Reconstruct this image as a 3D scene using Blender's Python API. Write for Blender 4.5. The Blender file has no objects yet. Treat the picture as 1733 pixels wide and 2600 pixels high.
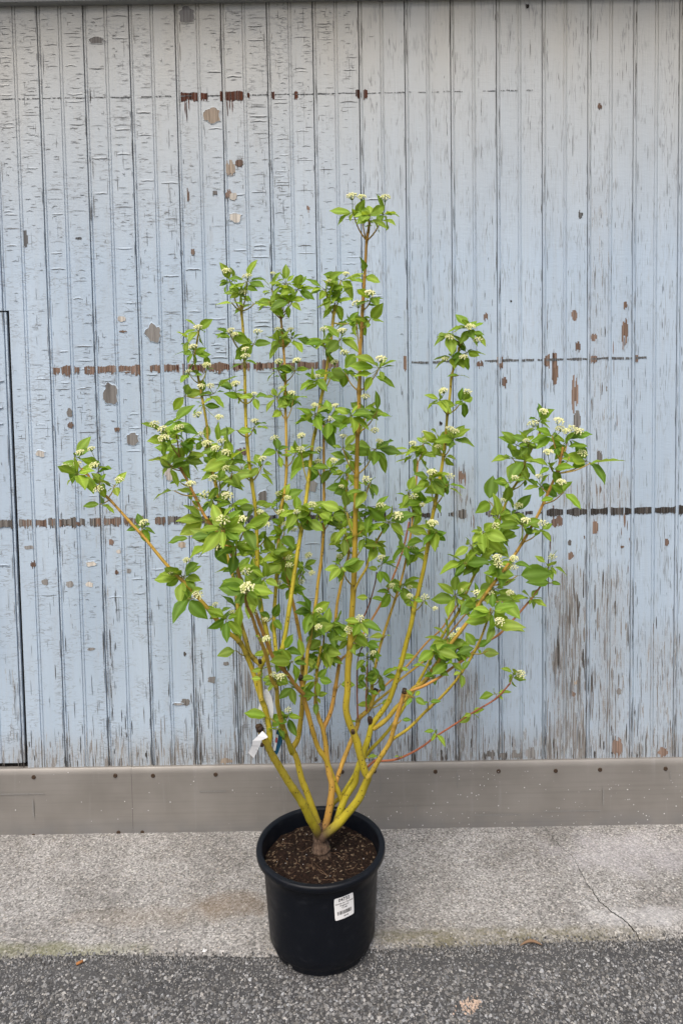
import bpy, math, random
from mathutils import Vector, Matrix, noise as mnoise

random.seed(7)
rnd = random.Random(11)
U = rnd.uniform

# ------------------------------------------------------------------ camera
PXW, PXH = 1733.0, 2600.0          # photograph size, used as ruler
FPX = 1720.0                       # focal length in photo pixels
PY0 = 1131.0                       # principal point row (lens shift)
PITCH = math.radians(3.0)
ROLL = 0.0165
CAM = Vector((0.0, -2.46, 1.572))
_f = Vector((0, math.cos(PITCH), -math.sin(PITCH)))
_r0 = Vector((1, 0, 0)); _u0 = _r0.cross(_f)
CR = _r0 * math.cos(ROLL) - _u0 * math.sin(ROLL)
CU = _u0 * math.cos(ROLL) + _r0 * math.sin(ROLL)
CF = _f

sc = bpy.context.scene
COL = sc.collection
cam_d = bpy.data.cameras.new('camera')
cam_d.sensor_fit = 'VERTICAL'; cam_d.sensor_height = 36.0; cam_d.sensor_width = 24.0
cam_d.lens = FPX / PXH * 36.0
cam_d.shift_y = (PY0 - PXH / 2) / PXH
cam_d.clip_start = 0.05; cam_d.clip_end = 500
cam = bpy.data.objects.new('camera', cam_d)
M = Matrix((( CR.x, CU.x, -CF.x, CAM.x), (CR.y, CU.y, -CF.y, CAM.y),
            (CR.z, CU.z, -CF.z, CAM.z), (0, 0, 0, 1)))
cam.matrix_world = M
COL.objects.link(cam); sc.camera = cam

# ------------------------------------------------------------------ world, sun, exposure
SUN_EL, SUN_AZ = math.radians(56), math.radians(196)     # azimuth clockwise from +Y
w = bpy.data.worlds.new('World'); sc.world = w; w.use_nodes = True
nt = w.node_tree; nt.nodes.clear()
sky = nt.nodes.new('ShaderNodeTexSky'); sky.sky_type = 'NISHITA'; sky.sun_disc = False
sky.sun_elevation = SUN_EL; sky.sun_rotation = SUN_AZ
sky.air_density = 1.0; sky.dust_density = 6.0; sky.ozone_density = 1.0
bg = nt.nodes.new('ShaderNodeBackground'); bg.inputs[1].default_value = 0.115
wo = nt.nodes.new('ShaderNodeOutputWorld')
nt.links.new(sky.outputs[0], bg.inputs[0]); nt.links.new(bg.outputs[0], wo.inputs[0])
sd = bpy.data.lights.new('sun', 'SUN'); sd.energy = 1.5; sd.angle = math.radians(40); sd.color = (1.0, 0.96, 0.9)
so = bpy.data.objects.new('sun', sd); COL.objects.link(so)
sdir = Vector((math.sin(SUN_AZ) * math.cos(SUN_EL), math.cos(SUN_AZ) * math.cos(SUN_EL), math.sin(SUN_EL)))
so.rotation_euler = sdir.to_track_quat('Z', 'Y').to_euler(); so.location = sdir * 6
sc.view_settings.view_transform = 'Standard'; sc.view_settings.look = 'None'
sc.view_settings.gamma = 1; sc.view_settings.use_curve_mapping = False
sc.view_settings.exposure = 0.62
sc.cycles.max_bounces = 5; sc.cycles.diffuse_bounces = 3; sc.cycles.glossy_bounces = 2; sc.cycles.transmission_bounces = 3

# ------------------------------------------------------------------ helpers
def ray(px, py):
    return (CF * FPX + CR * (px - PXW / 2) - CU * (py - PY0))
def at(px, py, Y):                 # point on the upright plane y = Y
    d = ray(px, py); return CAM + d * ((Y - CAM.y) / d.y)
def atz(px, py, Z=0.0):            # point on the level plane z = Z
    d = ray(px, py); return CAM + d * ((Z - CAM.z) / d.z)
def mpp(Y): return (Y - CAM.y) / FPX     # metres per photo pixel at plane y = Y

class MB:
    def __init__(s): s.v = []; s.f = []; s.c = []; s.m = []
    def add(s, vs, fs, col=(1, 1, 1), mi=0):
        o = len(s.v); s.v.extend([tuple(x) for x in vs])
        s.f.extend([tuple(o + i for i in q) for q in fs]); s.m.extend([mi] * len(fs))
        if col and isinstance(col[0], (tuple, list)): s.c.extend(col)
        else: s.c.extend([col] * len(vs))
    def box(s, a, b, col=(1, 1, 1), mi=0):
        x0, y0, z0 = a; x1, y1, z1 = b
        s.add([(x0,y0,z0),(x1,y0,z0),(x1,y1,z0),(x0,y1,z0),(x0,y0,z1),(x1,y0,z1),(x1,y1,z1),(x0,y1,z1)],
              [(0,3,2,1),(4,5,6,7),(0,1,5,4),(1,2,6,5),(2,3,7,6),(3,0,4,7)], col, mi)
    def tube(s, pts, rad, sides=7, col=(1,1,1), cap=True, mi=0):
        n = len(pts); vs = []; cs = []
        pn = None
        for i in range(n):
            t = (pts[min(i+1, n-1)] - pts[max(i-1, 0)]).normalized()
            if pn is None:
                a = Vector((0, 1, 0)) if abs(t.y) < .9 else Vector((1, 0, 0))
                nn = t.cross(a).normalized()
            else: nn = (pn - t * pn.dot(t)).normalized()
            pn = nn; bb = t.cross(nn)
            c = col[i] if isinstance(col, list) else col
            for k in range(sides):
                a = 2 * math.pi * k / sides
                vs.append(pts[i] + (nn * math.cos(a) + bb * math.sin(a)) * rad[i]); cs.append(c)
        fs = []
        for i in range(n - 1):
            for k in range(sides):
                k2 = (k + 1) % sides
                fs.append((i*sides+k, i*sides+k2, (i+1)*sides+k2, (i+1)*sides+k))
        if cap:
            fs.append(tuple(range(sides))[::-1]); fs.append(tuple((n-1)*sides + k for k in range(sides)))
        s.add(vs, fs, cs, mi)
    def mesh(s, name, smooth=False):
        me = bpy.data.meshes.new(name); me.from_pydata(s.v, [], s.f)
        ca = me.color_attributes.new('col', 'FLOAT_COLOR', 'POINT')
        flat = []
        for c in s.c: flat.extend((c[0], c[1], c[2], 1.0))
        ca.data.foreach_set('color', flat)
        if smooth: me.polygons.foreach_set('use_smooth', [True] * len(me.polygons))
        if any(s.m): me.polygons.foreach_set('material_index', s.m)
        me.update(); return me
    def build(s, name, mat, parent=None, smooth=False, **kw):
        return obj(name, s.mesh(name, smooth), mat, parent, **kw)

def obj(name, me, mat=None, parent=None, label=None, cat=None, group=None, kind=None):
    if me is not None and mat is not None and len(me.materials) == 0:
        for m_ in (mat if isinstance(mat, (list, tuple)) else [mat]): me.materials.append(m_)
    o = bpy.data.objects.new(name, me); COL.objects.link(o)
    if parent is not None:
        o.parent = parent; o.matrix_parent_inverse = Matrix.Translation(-parent_origin(parent))
    if label: o['label'] = label
    if cat: o['category'] = cat
    if group: o['group'] = group
    if kind: o['kind'] = kind
    return o
def parent_origin(p):
    v = Vector(p.location)
    return v
def thing(name, loc, label, cat, group=None):
    o = bpy.data.objects.new(name, None); COL.objects.link(o); o.location = loc
    o.empty_display_size = .05
    o['label'] = label; o['category'] = cat
    if group: o['group'] = group
    return o

# ------------------------------------------------------------------ materials
PAINT_A, PAINT_B = (.345, .430, .525), (.425, .515, .612)
class NT:
    def __init__(s, name):
        s.mat = bpy.data.materials.new(name); s.mat.use_nodes = True
        s.t = s.mat.node_tree; s.n = s.t.nodes; s.l = s.t.links
        s.b = s.n['Principled BSDF']; s.out = s.n['Material Output']
        s.geo = s.n.new('ShaderNodeNewGeometry'); s.pos = s.geo.outputs['Position']
    def link(s, a, b): s.l.new(a, b)
    def val(s, sock, v):
        if hasattr(v, 'is_output') or isinstance(v, bpy.types.NodeSocket): s.l.new(v, sock)
        else:
            if isinstance(v, (tuple, list)) and len(v) == 3 and sock.type == 'RGBA': v = (*v, 1)
            sock.default_value = v
    def scale(s, v, sx, sy, sz):
        n = s.n.new('ShaderNodeVectorMath'); n.operation = 'MULTIPLY'
        s.l.new(v, n.inputs[0]); n.inputs[1].default_value = (sx, sy, sz); return n.outputs[0]
    def noise(s, vec, scale=1, detail=3, rough=.55, dist=0):
        n = s.n.new('ShaderNodeTexNoise'); s.l.new(vec, n.inputs['Vector'])
        n.inputs['Scale'].default_value = scale; n.inputs['Detail'].default_value = detail
        n.inputs['Roughness'].default_value = rough; n.inputs['Distortion'].default_value = dist
        return n.outputs[0]
    def voro(s, vec, scale=1, feature='F1', out='Distance', rand=1.0):
        n = s.n.new('ShaderNodeTexVoronoi'); n.feature = feature; s.l.new(vec, n.inputs['Vector'])
        n.inputs['Scale'].default_value = scale
        n.inputs['Randomness'].default_value = rand
        return n.outputs[out]
    def ramp(s, f, stops, interp='LINEAR'):
        n = s.n.new('ShaderNodeValToRGB'); s.l.new(f, n.inputs[0]); n.color_ramp.interpolation = interp
        e = n.color_ramp.elements
        while len(e) < len(stops): e.new(.5)
        for i, (p, c) in enumerate(stops):
            e[i].position = p; e[i].color = (c, c, c, 1) if not isinstance(c, (tuple, list)) else (*c, 1)
        return n.outputs[0]
    def mix(s, f, a, b, mode='MIX'):
        n = s.n.new('ShaderNodeMix'); n.data_type = 'RGBA'; n.blend_type = mode
        s.val(n.inputs[0], f); s.val(n.inputs[6], a); s.val(n.inputs[7], b); return n.outputs[2]
    def math(s, op, a, b=0.0, clamp=False):
        n = s.n.new('ShaderNodeMath'); n.operation = op; n.use_clamp = clamp
        s.val(n.inputs[0], a); s.val(n.inputs[1], b); return n.outputs[0]
    def mr(s, v, a, b, c=0.0, d=1.0):
        n = s.n.new('ShaderNodeMapRange'); s.val(n.inputs[0], v)
        for i, x in enumerate((a, b, c, d)): n.inputs[1+i].default_value = x
        return n.outputs[0]
    def sep(s, v):
        n = s.n.new('ShaderNodeSeparateXYZ'); s.l.new(v, n.inputs[0]); return n.outputs
    def attr(s, name, out='Color'):
        n = s.n.new('ShaderNodeAttribute'); n.attribute_name = name; return n.outputs[out]
    def bump(s, h, strength=.3, dist=.002, prev=None):
        n = s.n.new('ShaderNodeBump'); s.l.new(h, n.inputs['Height'])
        n.inputs['Strength'].default_value = strength; n.inputs['Distance'].default_value = dist
        if prev is not None: s.l.new(prev, n.inputs['Normal'])
        return n.outputs[0]
    def done(s, col=None, rough=.7, spec=.4, nrm=None, metal=0.0):
        if col is not None: s.val(s.b.inputs['Base Color'], col)
        s.val(s.b.inputs['Roughness'], rough); s.val(s.b.inputs['Specular IOR Level'], spec)
        s.val(s.b.inputs['Metallic'], metal)
        if nrm is not None: s.l.new(nrm, s.b.inputs['Normal'])
        return s.mat

WEAR = [  # x0, y0, x1, y1 on the photograph, how far the paint has gone there, softness px
 (1385, 1420, 1497, 1960, .200, 60), (1497, 1430, 1603, 1960, .175, 60), (1603, 1560, 1760, 1960, .140, 70), (1485, 420, 1550, 1450, .120, 40),
 (1440, 960, 1490, 1250, .10, 40), (1385, 1200, 1610, 1310, .14, 30), (585, 1580, 728, 1960, .155, 40), (728, 1640, 1000, 1960, .075, 60), (1000, 1420, 1150, 1960, .095, 60),
 (1148, 1690, 1218, 1960, .20, 30), (-20, 1862, 1760, 1990, .185, 60), (1145, 1180, 1205, 1330, .17, 25), (258, 1480, 310, 1800, .12, 20), (480, 1600, 525, 1960, .12, 20),
 (130, 1262, 880, 1310, .085, 20), (680, 1060, 900, 1640, .055, 60), (900, 850, 1000, 1640, .055, 50), (-10, 1620, 66, 1940, .10, 30), (240, 1240, 305, 1400, .12, 25), (480, 1240, 525, 1400, .10, 25)]
def mat_paint():
    m = NT('peeling_blue_grey_paint'); p = m.pos
    X, Y_, Z = m.sep(p)
    n1 = m.noise(m.scale(p, 5, 5, .9), 1, 4)
    n2 = m.noise(m.scale(p, 70, 70, 2.2), 1, 4, .6)
    c = m.mix(m.mr(n1, .3, .7), PAINT_A, PAINT_B)
    c = m.mix(m.mr(n2, .48, .80, 0, .40), c, (.36, .40, .435))
    top_tan = m.math('MULTIPLY', m.mr(Z, 2.10, 2.98), m.mr(m.noise(m.scale(p, 3, 3, 1.2), 1, 3), .2, .75, .6, 1.0))
    c = m.mix(top_tan, c, (.44, .415, .355))                       # paint turns a warmer tan towards the top of the wall
    bl = m.ramp(m.noise(m.scale(p, 26, 26, 7), 1, 6, .7), [(.58, 0.0), (.70, 1.0)])
    c = m.mix(m.math('MULTIPLY', bl, .38), c, (.33, .345, .355))   # thin chalky places
    # where the paint is gone down to grey wood
    f = m.sep(m.attr('col', 'Vector'))[0]
    c = m.mix(m.mr(f, .36, .50, 0, .62), c, (.285, .300, .312))        # weathered, chalked-out paint
    st = m.noise(m.scale(p, 190, 190, 10), 1, 5, .68, .25)
    d = m.math('SUBTRACT', f, st)
    gone = m.ramp(m.mr(d, -.05, .05), [(.47, 0), (.53, 1)])
    rim = m.ramp(m.mr(d, -.05, .05), [(.30, 0), (.44, 1), (.50, 0)])
    wg = m.noise(m.scale(p, 380, 380, 6), 1, 3, .6); wt = m.noise(m.scale(p, 60, 60, 5), 1, 3)
    wood = m.mix(m.mr(wt, .35, .65), (.215, .200, .185), (.315, .318, .315))
    wood = m.mix(m.mr(wg, .48, .66, 0, .85), wood, (.075, .070, .066))
    c = m.mix(m.math('MULTIPLY', rim, .35), c, (.66, .70, .73))
    c = m.mix(gone, c, wood)
    hx = m.math('ABSOLUTE', m.math('SUBTRACT', m.noise(m.scale(p, 17, 17, 62), 1, 2, .6, .3), .5))
    vx = m.math('ABSOLUTE', m.math('SUBTRACT', m.noise(m.scale(p, 85, 85, 6), 1, 2, .6, .3), .5))
    side = m.mr(m.math('ADD', X, m.mr(n1, .3, .7, -.25, .25)), -.10, .12)
    hair = m.mix(side, hx, vx)
    hair = m.math('MULTIPLY', m.ramp(hair, [(.010, 1), (.028, 0)]), m.mr(m.noise(m.scale(p, 14, 14, 9), 1, 2), .42, .62))
    c = m.mix(m.math('MULTIPLY', hair, .55), c, (.17, .175, .18))
    sp = m.ramp(m.voro(p, 110), [(.05, 1.0), (.11, 0.0)])
    spn = m.ramp(m.noise(p, 9, 3), [(.5, 0), (.62, 1)])
    c = m.mix(m.math('MULTIPLY', m.math('MULTIPLY', sp, spn), .55), c, (.16, .15, .14))
    grain = m.noise(m.scale(p, 170, 170, 5), 1, 2, .6)
    crk = m.noise(m.scale(p, 26, 26, 95), 1, 2, .6)
    b = m.bump(m.math('ADD', m.math('MULTIPLY', grain, .75), crk), .36, .0020)
    return m.done(c, .62, .30, b)

def mat_wood():
    m = NT('weathered_bare_wood'); p = m.pos
    g = m.noise(m.scale(p, 330, 330, 7), 1, 3, .6)
    g2 = m.noise(m.scale(p, 120, 120, 3), 1, 3, .6)
    a = m.attr('col')
    c = m.mix(m.mr(g, .35, .68, 0, .75), a, m.mix(1.0, a, (.30, .28, .27), 'MULTIPLY'))
    c = m.mix(m.mr(g2, .5, .75, 0, .35), c, (.30, .29, .28))
    return m.done(c, .85, .2, m.bump(g, .5, .0015))

def mat_vcol(name, rough=.8, spec=.3, nscale=300, amt=.35, bump=.3):
    m = NT(name); a = m.attr('col'); n = m.noise(m.pos, nscale, 3)
    c = m.mix(m.mr(n, .3, .7, 0, amt), a, m.mix(1.0, a, (.45, .45, .45), 'MULTIPLY'))
    return m.done(c, rough, spec, m.bump(n, bump, .001))

def mat_stem():
    m = NT('dogwood_bark'); p = m.pos; a = m.attr('col')
    n = m.noise(m.scale(p, 60, 60, 18), 1, 4)
    c = m.mix(m.mr(n, .35, .7, 0, .5), a, m.mix(1.0, a, (.62, .55, .5), 'MULTIPLY'))
    len_ = m.ramp(m.voro(m.scale(p, 1, 1, .8), 105), [(.18, 1.0), (.28, 0.0)])
    lm = m.ramp(m.noise(p, 70, 2), [(.44, 0), (.54, 1)])
    c = m.mix(m.math('MULTIPLY', m.math('MULTIPLY', len_, lm), .85), c, (.05, .035, .012))
    pt = m.ramp(m.noise(m.scale(p, 22, 22, 9), 1, 4, .7), [(.52, 0), (.70, 1)])
    c = m.mix(m.math('MULTIPLY', pt, .24), c, (.19, .14, .05))
    return m.done(c, .58, .3, m.bump(m.noise(m.scale(p, 260, 260, 90), 1, 3), .5, .0016))

def mat_bark():
    m = NT('rough_trunk_bark'); p = m.pos; n = m.noise(m.scale(p, 170, 170, 38), 1, 4, .7)
    c = m.mix(m.mr(n, .35, .65), (.030, .018, .012), (.155, .105, .075))
    return m.done(c, .9, .2, m.bump(n, 1.0, .005))
def mat_leaf():
    m = NT('dogwood_leaf'); a = m.attr('col')
    n = m.noise(m.pos, 60, 3)
    c = m.mix(m.mr(n, .3, .7, 0, .4), a, m.mix(1.0, a, (.78, .82, .7), 'MULTIPLY'))
    under = m.mix(.45, c, (.27, .33, .13))
    c2 = m.mix(m.geo.outputs['Backfacing'], c, under)
    m.done(c2, .55, .30, m.bump(m.noise(m.pos, 220, 2), .25, .0012))
    tr = m.n.new('ShaderNodeBsdfTranslucent'); m.val(tr.inputs[0], m.mix(1.0, c, (1.9, 1.7, .7), 'MULTIPLY'))
    mx = m.n.new('ShaderNodeMixShader'); mx.inputs[0].default_value = .40
    m.l.new(m.b.outputs[0], mx.inputs[1]); m.l.new(tr.outputs[0], mx.inputs[2]); m.l.new(mx.outputs[0], m.out.inputs[0])
    return m.mat

def mat_concrete():
    m = NT('exposed_aggregate_concrete'); p = m.pos
    big = m.noise(p, 3.2, 6, .65)
    c = m.mix(m.mr(big, .34, .66), (.190, .184, .176), (.325, .320, .312))
    c = m.mix(m.mr(m.noise(p, 17, 5, .7), .5, .72, 0, .35), c, (.17, .155, .135))
    v1 = m.voro(m.scale(p, 1, 1, 1), 210, 'F1', 'Color')
    r1 = m.sep(v1)[0]
    c = m.mix(.85, c, m.mix(1.0, c, m.ramp(r1, [(0, .35), (.35, .80), (.7, 1.10), (1, 1.65)]), 'MULTIPLY'))
    v2 = m.voro(p, 95, 'F1', 'Color'); d2 = m.voro(p, 95, 'F1', 'Distance')
    st = m.math('MULTIPLY', m.ramp(d2, [(.25, 1), (.38, 0)]), m.ramp(m.sep(v2)[1], [(.62, 0), (.66, 1)]))
    c = m.mix(m.math('MULTIPLY', st, .75), c, m.ramp(m.sep(v2)[0], [(0, (.14, .125, .11)), (.45, (.33, .30, .26)), (1, (.62, .60, .57))]))
    x, y, z = m.sep(p)
    # brown stain beside the pot, mossy tint along the worn front edge
    def spot(cx, cy, rx, ry, amp):
        dx = m.math('DIVIDE', m.math('SUBTRACT', x, cx), rx); dy = m.math('DIVIDE', m.math('SUBTRACT', y, cy), ry)
        d = m.math('ADD', m.math('MULTIPLY', dx, dx), m.math('MULTIPLY', dy, dy))
        d = m.math('ADD', d, m.mr(m.noise(p, 11, 4), .25, .75, -.7, .7))
        return m.math('MULTIPLY', m.mr(d, .0, 1.1, 1, 0), amp)
    a = atz(575, 2300); c = m.mix(spot(a.x, a.y, .16, .06, .5), c, (.16, .115, .075))
    a = atz(400, 2330); c = m.mix(spot(a.x, a.y, .30, .05, .22), c, (.22, .17, .11))
    a = atz(130, 2415); c = m.mix(spot(a.x, a.y, .30, .035, .5), c, (.14, .145, .055))
    a = atz(1200, 2374); c = m.mix(m.math('MULTIPLY', spot(a.x, a.y, .60, .034, .85), m.mr(m.noise(m.scale(p, 16, 40, 1), 1, 4, .7), .35, .62, .15, 1)), c, (.115, .105, .060))
    a = atz(1640, 2325); c = m.mix(spot(a.x, a.y, .22, .04, .35), c, (.52, .52, .53))
    a = atz(1600, 2170); c = m.mix(spot(a.x, a.y, .30, .12, .35), c, (.40, .39, .42))
    h = m.noise(p, 260, 3, .7)
    return m.done(c, .9, .2, m.bump(m.voro(p, 210), .35, .0016, m.bump(h, .5, .0016)))

def mat_asphalt():
    m = NT('asphalt'); p = m.pos
    big = m.noise(p, 4, 4, .6)
    c = m.mix(m.mr(big, .3, .7), (.040, .041, .044), (.078, .078, .079))
    v = m.voro(p, 190, 'F1', 'Color'); r = m.sep(v)
    k = m.math('MULTIPLY', m.ramp(r[0], [(.45, 0), (.6, 1)]), m.ramp(m.voro(p, 190), [(.3, 1), (.45, 0)]))
    c = m.mix(k, c, m.ramp(r[1], [(0, (.10, .10, .10)), (.6, (.20, .197, .19)), (1, (.36, .355, .35))]))
    return m.done(c, .85, .3, m.bump(m.voro(p, 190), .6, .003, m.bump(m.noise(p, 300, 3), .5, .002)))

def mat_flashing():
    m = NT('dull_sheet_metal'); p = m.pos
    n = m.noise(m.scale(p, 1.6, 1, 90), 1, 4, .65)
    big = m.noise(p, 5, 3)
    c = m.mix(m.mr(big, .3, .7), (.200, .188, .172), (.255, .242, .225))
    c = m.mix(m.mr(n, .5, .8, 0, .28), c, (.11, .10, .095))
    c = m.mix(m.mr(m.noise(m.scale(p, 40, 1, 3), 1, 4), .60, .80, 0, .28), c, (.34, .34, .34))
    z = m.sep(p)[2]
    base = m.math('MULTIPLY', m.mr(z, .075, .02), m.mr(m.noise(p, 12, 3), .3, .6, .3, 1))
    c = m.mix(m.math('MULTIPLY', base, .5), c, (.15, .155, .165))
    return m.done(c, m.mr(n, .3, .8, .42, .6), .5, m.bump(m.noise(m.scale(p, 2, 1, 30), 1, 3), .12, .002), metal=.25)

def mat_pot():
    m = NT('black_plastic'); p = m.pos
    n = m.noise(m.scale(p, 1, 1, 1.6), 28, 5, .65)
    dust = m.ramp(n, [(.56, 0), (.78, 1)])
    c = m.mix(m.math('MULTIPLY', dust, .35), (.0030, .0042, .0074), (.028, .031, .037))
    return m.done(c, m.mr(n, .3, .7, .38, .55), .26, m.bump(m.noise(p, 45, 3), .06, .002))

def mat_soil():
    m = NT('potting_soil'); p = m.pos
    n = m.noise(p, 90, 5, .7); v = m.voro(p, 160, 'F1', 'Color')
    c = m.mix(m.mr(n, .3, .7), (.005, .003, .0024), (.026, .014, .0095))
    k = m.ramp(m.sep(v)[0], [(.90, 0), (.93, 1)])
    c = m.mix(m.math('MULTIPLY', k, .6), c, (.20, .15, .10))
    return m.done(c, .95, .15, m.bump(n, 1, .006))

def mat_plain(name, c, rough=.6, spec=.4, amt=.12, ns=80):
    m = NT(name); n = m.noise(m.pos, ns, 3)
    cc = m.mix(m.mr(n, .3, .7, 0, amt), c, tuple(x * .6 for x in c))
    return m.done(cc, rough, spec)

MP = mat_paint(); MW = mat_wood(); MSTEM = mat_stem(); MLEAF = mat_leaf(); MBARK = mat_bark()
MCON = mat_concrete(); MASP = mat_asphalt(); MFL = mat_flashing(); MPOT = mat_pot(); MSOIL = mat_soil()
MSTONE = mat_vcol('stone_chips', .8, .3, 260, .4, .4)
MCHIP = mat_vcol('bark_chips', .9, .2, 300, .5, .4)
MBUD = mat_vcol('cream_flower_buds', .6, .3, 500, .15, .1)
MDARK = mat_plain('dark_cavity', (.012, .011, .010), .95, .1)
MTRIM = mat_plain('grey_trim_paint', (.30, .305, .30), .6, .3, .25, 30)
MSTICK = mat_plain('white_label_paper', (.80, .80, .80), .5, .35, .04)
MINK = mat_plain('black_ink', (.02, .02, .022), .6, .3, 0)
MTAGW = mat_plain('white_tag_plastic', (.72, .74, .76), .45, .4, .05)
MTAGB = mat_plain('blue_tag_plastic', (.015, .11, .20), .4, .45, .1)
MTAGR = mat_plain('red_tag_print', (.45, .03, .04), .5, .4, .1)
MRUST = mat_plain('rusty_screw', (.055, .035, .022), .8, .3, .5, 400)

# ------------------------------------------------------------------ ground
EDGE_PX = [(-500, 2452), (0, 2436), (250, 2425), (680, 2431), (820, 2422), (945, 2408), (1200, 2389), (1365, 2380), (1640, 2375), (1733, 2369), (2300, 2345)]
EDGE = [atz(x, y, -.004) for x, y in EDGE_PX]
def edge_y(x):
    for a, b in zip(EDGE, EDGE[1:]):
        if a.x <= x <= b.x:
            t = (x - a.x) / (b.x - a.x); return a.y + (b.y - a.y) * t
    return EDGE[0].y if x < EDGE[0].x else EDGE[-1].y
WALLZ = .5 * (atz(200, 2121, 0).z) + 0
POTC = at(814, 2139, -.512); POTC.z = 0

# wall foot height from the photograph (concrete meets flashing)
FOOT = [at(x, y, -.02) for x, y in ((0, 2128), (867, 2108), (1733, 2091))]
ZF = sum(p.z for p in FOOT) / 3
def con_z(x, y):
    ye = edge_y(x)
    t = max(0, min(1, (y - ye) / (-.02 - ye)))
    z = .001 + (ZF - .001) * t
    d = y - ye
    drop = .006 + .024 * max(0, min(1, (x - .05) / .25))          # the edge stands prouder on the right
    R_ = .05
    if d < R_:
        q = (R_ - d) / R_; z -= drop * q ** 3
    z += .0016 * mnoise.noise(Vector((x * 9, y * 9, 0))) + .0010 * mnoise.noise(Vector((x * 40, y * 40, 3)))
    return z
mb = MB()
NX, NY = 700, 40
X0, X1 = -4.0, 4.0
vs = []
for j in range(NY + 1):
    for i in range(NX + 1):
        x = X0 + (X1 - X0) * i / NX
        ye = edge_y(x) + .016 * mnoise.noise(Vector((x * 7, 1, 0))) + .014 * mnoise.noise(Vector((x * 29, 2, 0))) + .009 * mnoise.noise(Vector((x * 80, 2, 0)))
        t = (j / NY) ** 1.6
        y = ye - .012 + (.05 - ye + .012) * t
        vs.append((x, y, con_z(x, max(y, ye - .012)) - (.02 if j == 0 else 0)))
fs = [(j*(NX+1)+i, j*(NX+1)+i+1, (j+1)*(NX+1)+i+1, (j+1)*(NX+1)+i) for j in range(NY) for i in range(NX)]
mb.add(vs, fs)
apron = mb.build('concrete_apron', MCON, smooth=True, kind='structure')

def asp_z(x, y):
    base = -.0035 - .018 * max(0, min(1, (x - .02) / .30)) * max(0, min(1, 1 - (edge_y(x) - y) / 1.2))
    return base + .002 * mnoise.noise(Vector((x * 5, y * 5, 5))) + .0012 * mnoise.noise(Vector((x * 18, y * 18, 7)))
mb = MB()
xs = [-30, -12, -6, -4] + [-3 + .06 * i for i in range(101)] + [4, 6, 12, 30]
offs = [.03, 0, -.03, -.07, -.12, -.18, -.25, -.33, -.42, -.55, -.7, -1.0, -1.5, -2.5, -5, -12, -40]
vs = []
for o_ in offs:
    for x in xs:
        y = edge_y(max(-3, min(3, x))) + o_
        vs.append((x, y, asp_z(x, y) - (.03 if o_ > 0 else 0)))
n = len(xs)
fs = [((j+1)*n+i, (j+1)*n+i+1, j*n+i+1, j*n+i) for j in range(len(offs)-1) for i in range(n-1)]
mb.add(vs, fs)
asphalt = mb.build('asphalt', MASP, smooth=True, kind='structure')

# stone chips in the asphalt
def stone(mb, c, s, col, flat=.55):
    q = U(0, 6.28); ca, sa = math.cos(q), math.sin(q)
    a, b, h = s * U(.7, 1.25), s * U(.55, 1.0), s * flat * U(.6, 1.1)
    nn = rnd.choice((4, 5, 5, 6)); vs = []
    for k in range(nn):
        t = 2 * math.pi * (k + U(-.3, .3)) / nn; r = U(.7, 1.2)
        x, y = a * r * math.cos(t), b * r * math.sin(t)
        vs.append((c[0] + x*ca - y*sa, c[1] + x*sa + y*ca, c[2] - s * .3))
    for k in range(nn):
        v = vs[k]; f = U(.45, .7); 
        vs.append((c[0] + (v[0]-c[0])*f, c[1] + (v[1]-c[1])*f, c[2] + h * U(.75, 1.1)))
    fs = [(k, (k+1) % nn, nn + (k+1) % nn, nn + k) for k in range(nn)] + [tuple(range(nn, 2*nn))]
    mb.add(vs, fs, col)
def grey(): 
    r = rnd.random()
    if r < .30: g = U(.05, .10)
    elif r < .88: g = U(.11, .25)
    else: g = U(.26, .42)
    t = U(-.015, .02); return (g + t * g * 3, g + t * g, g - t * g * 2)
mb = MB()
for i in range(60000):
    x = U(-1.25, 1.25); d = U(0, .38)
    if i > 42000: x = U(-2.0, 2.0); d = U(.2, 1.0)
    y = edge_y(x) - .004 - d
    dens = .40 + .60 * max(0, min(1, (d - .03) / .12))
    dens *= .75 + .5 * mnoise.noise(Vector((x * 4, y * 4, 2)))
    if rnd.random() > dens: continue
    s = min(.0085, .0023 * math.exp(U(0, 1.25)) * (1.0 if d > .06 else .8))
    stone(mb, (x, y, asp_z(x, y) + .0002), s, grey(), .38)
mb.build('asphalt_aggregate', MSTONE, asphalt, kind='stuff')

# loose grit along the edge of the concrete
mb = MB()
for i in range(7500):
    x = U(-1.3, 1.3)
    k = 1.0 if x > .28 else .8
    if rnd.random() > k: continue
    y = edge_y(x) + rnd.gauss(-.008, .017)
    if (x - POTC.x) ** 2 + (y - POTC.y) ** 2 < .15 ** 2: continue
    s = U(.0012, .0040) if y < edge_y(x) + .012 else U(.0008, .0022)
    stone(mb, (x, y, (asp_z(x, y) if y < edge_y(x) - .006 else max(asp_z(x, y), con_z(x, y))) + s * .25), s, grey(), .8)
mb.build('loose_grit', MSTONE, asphalt, kind='stuff')

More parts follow.
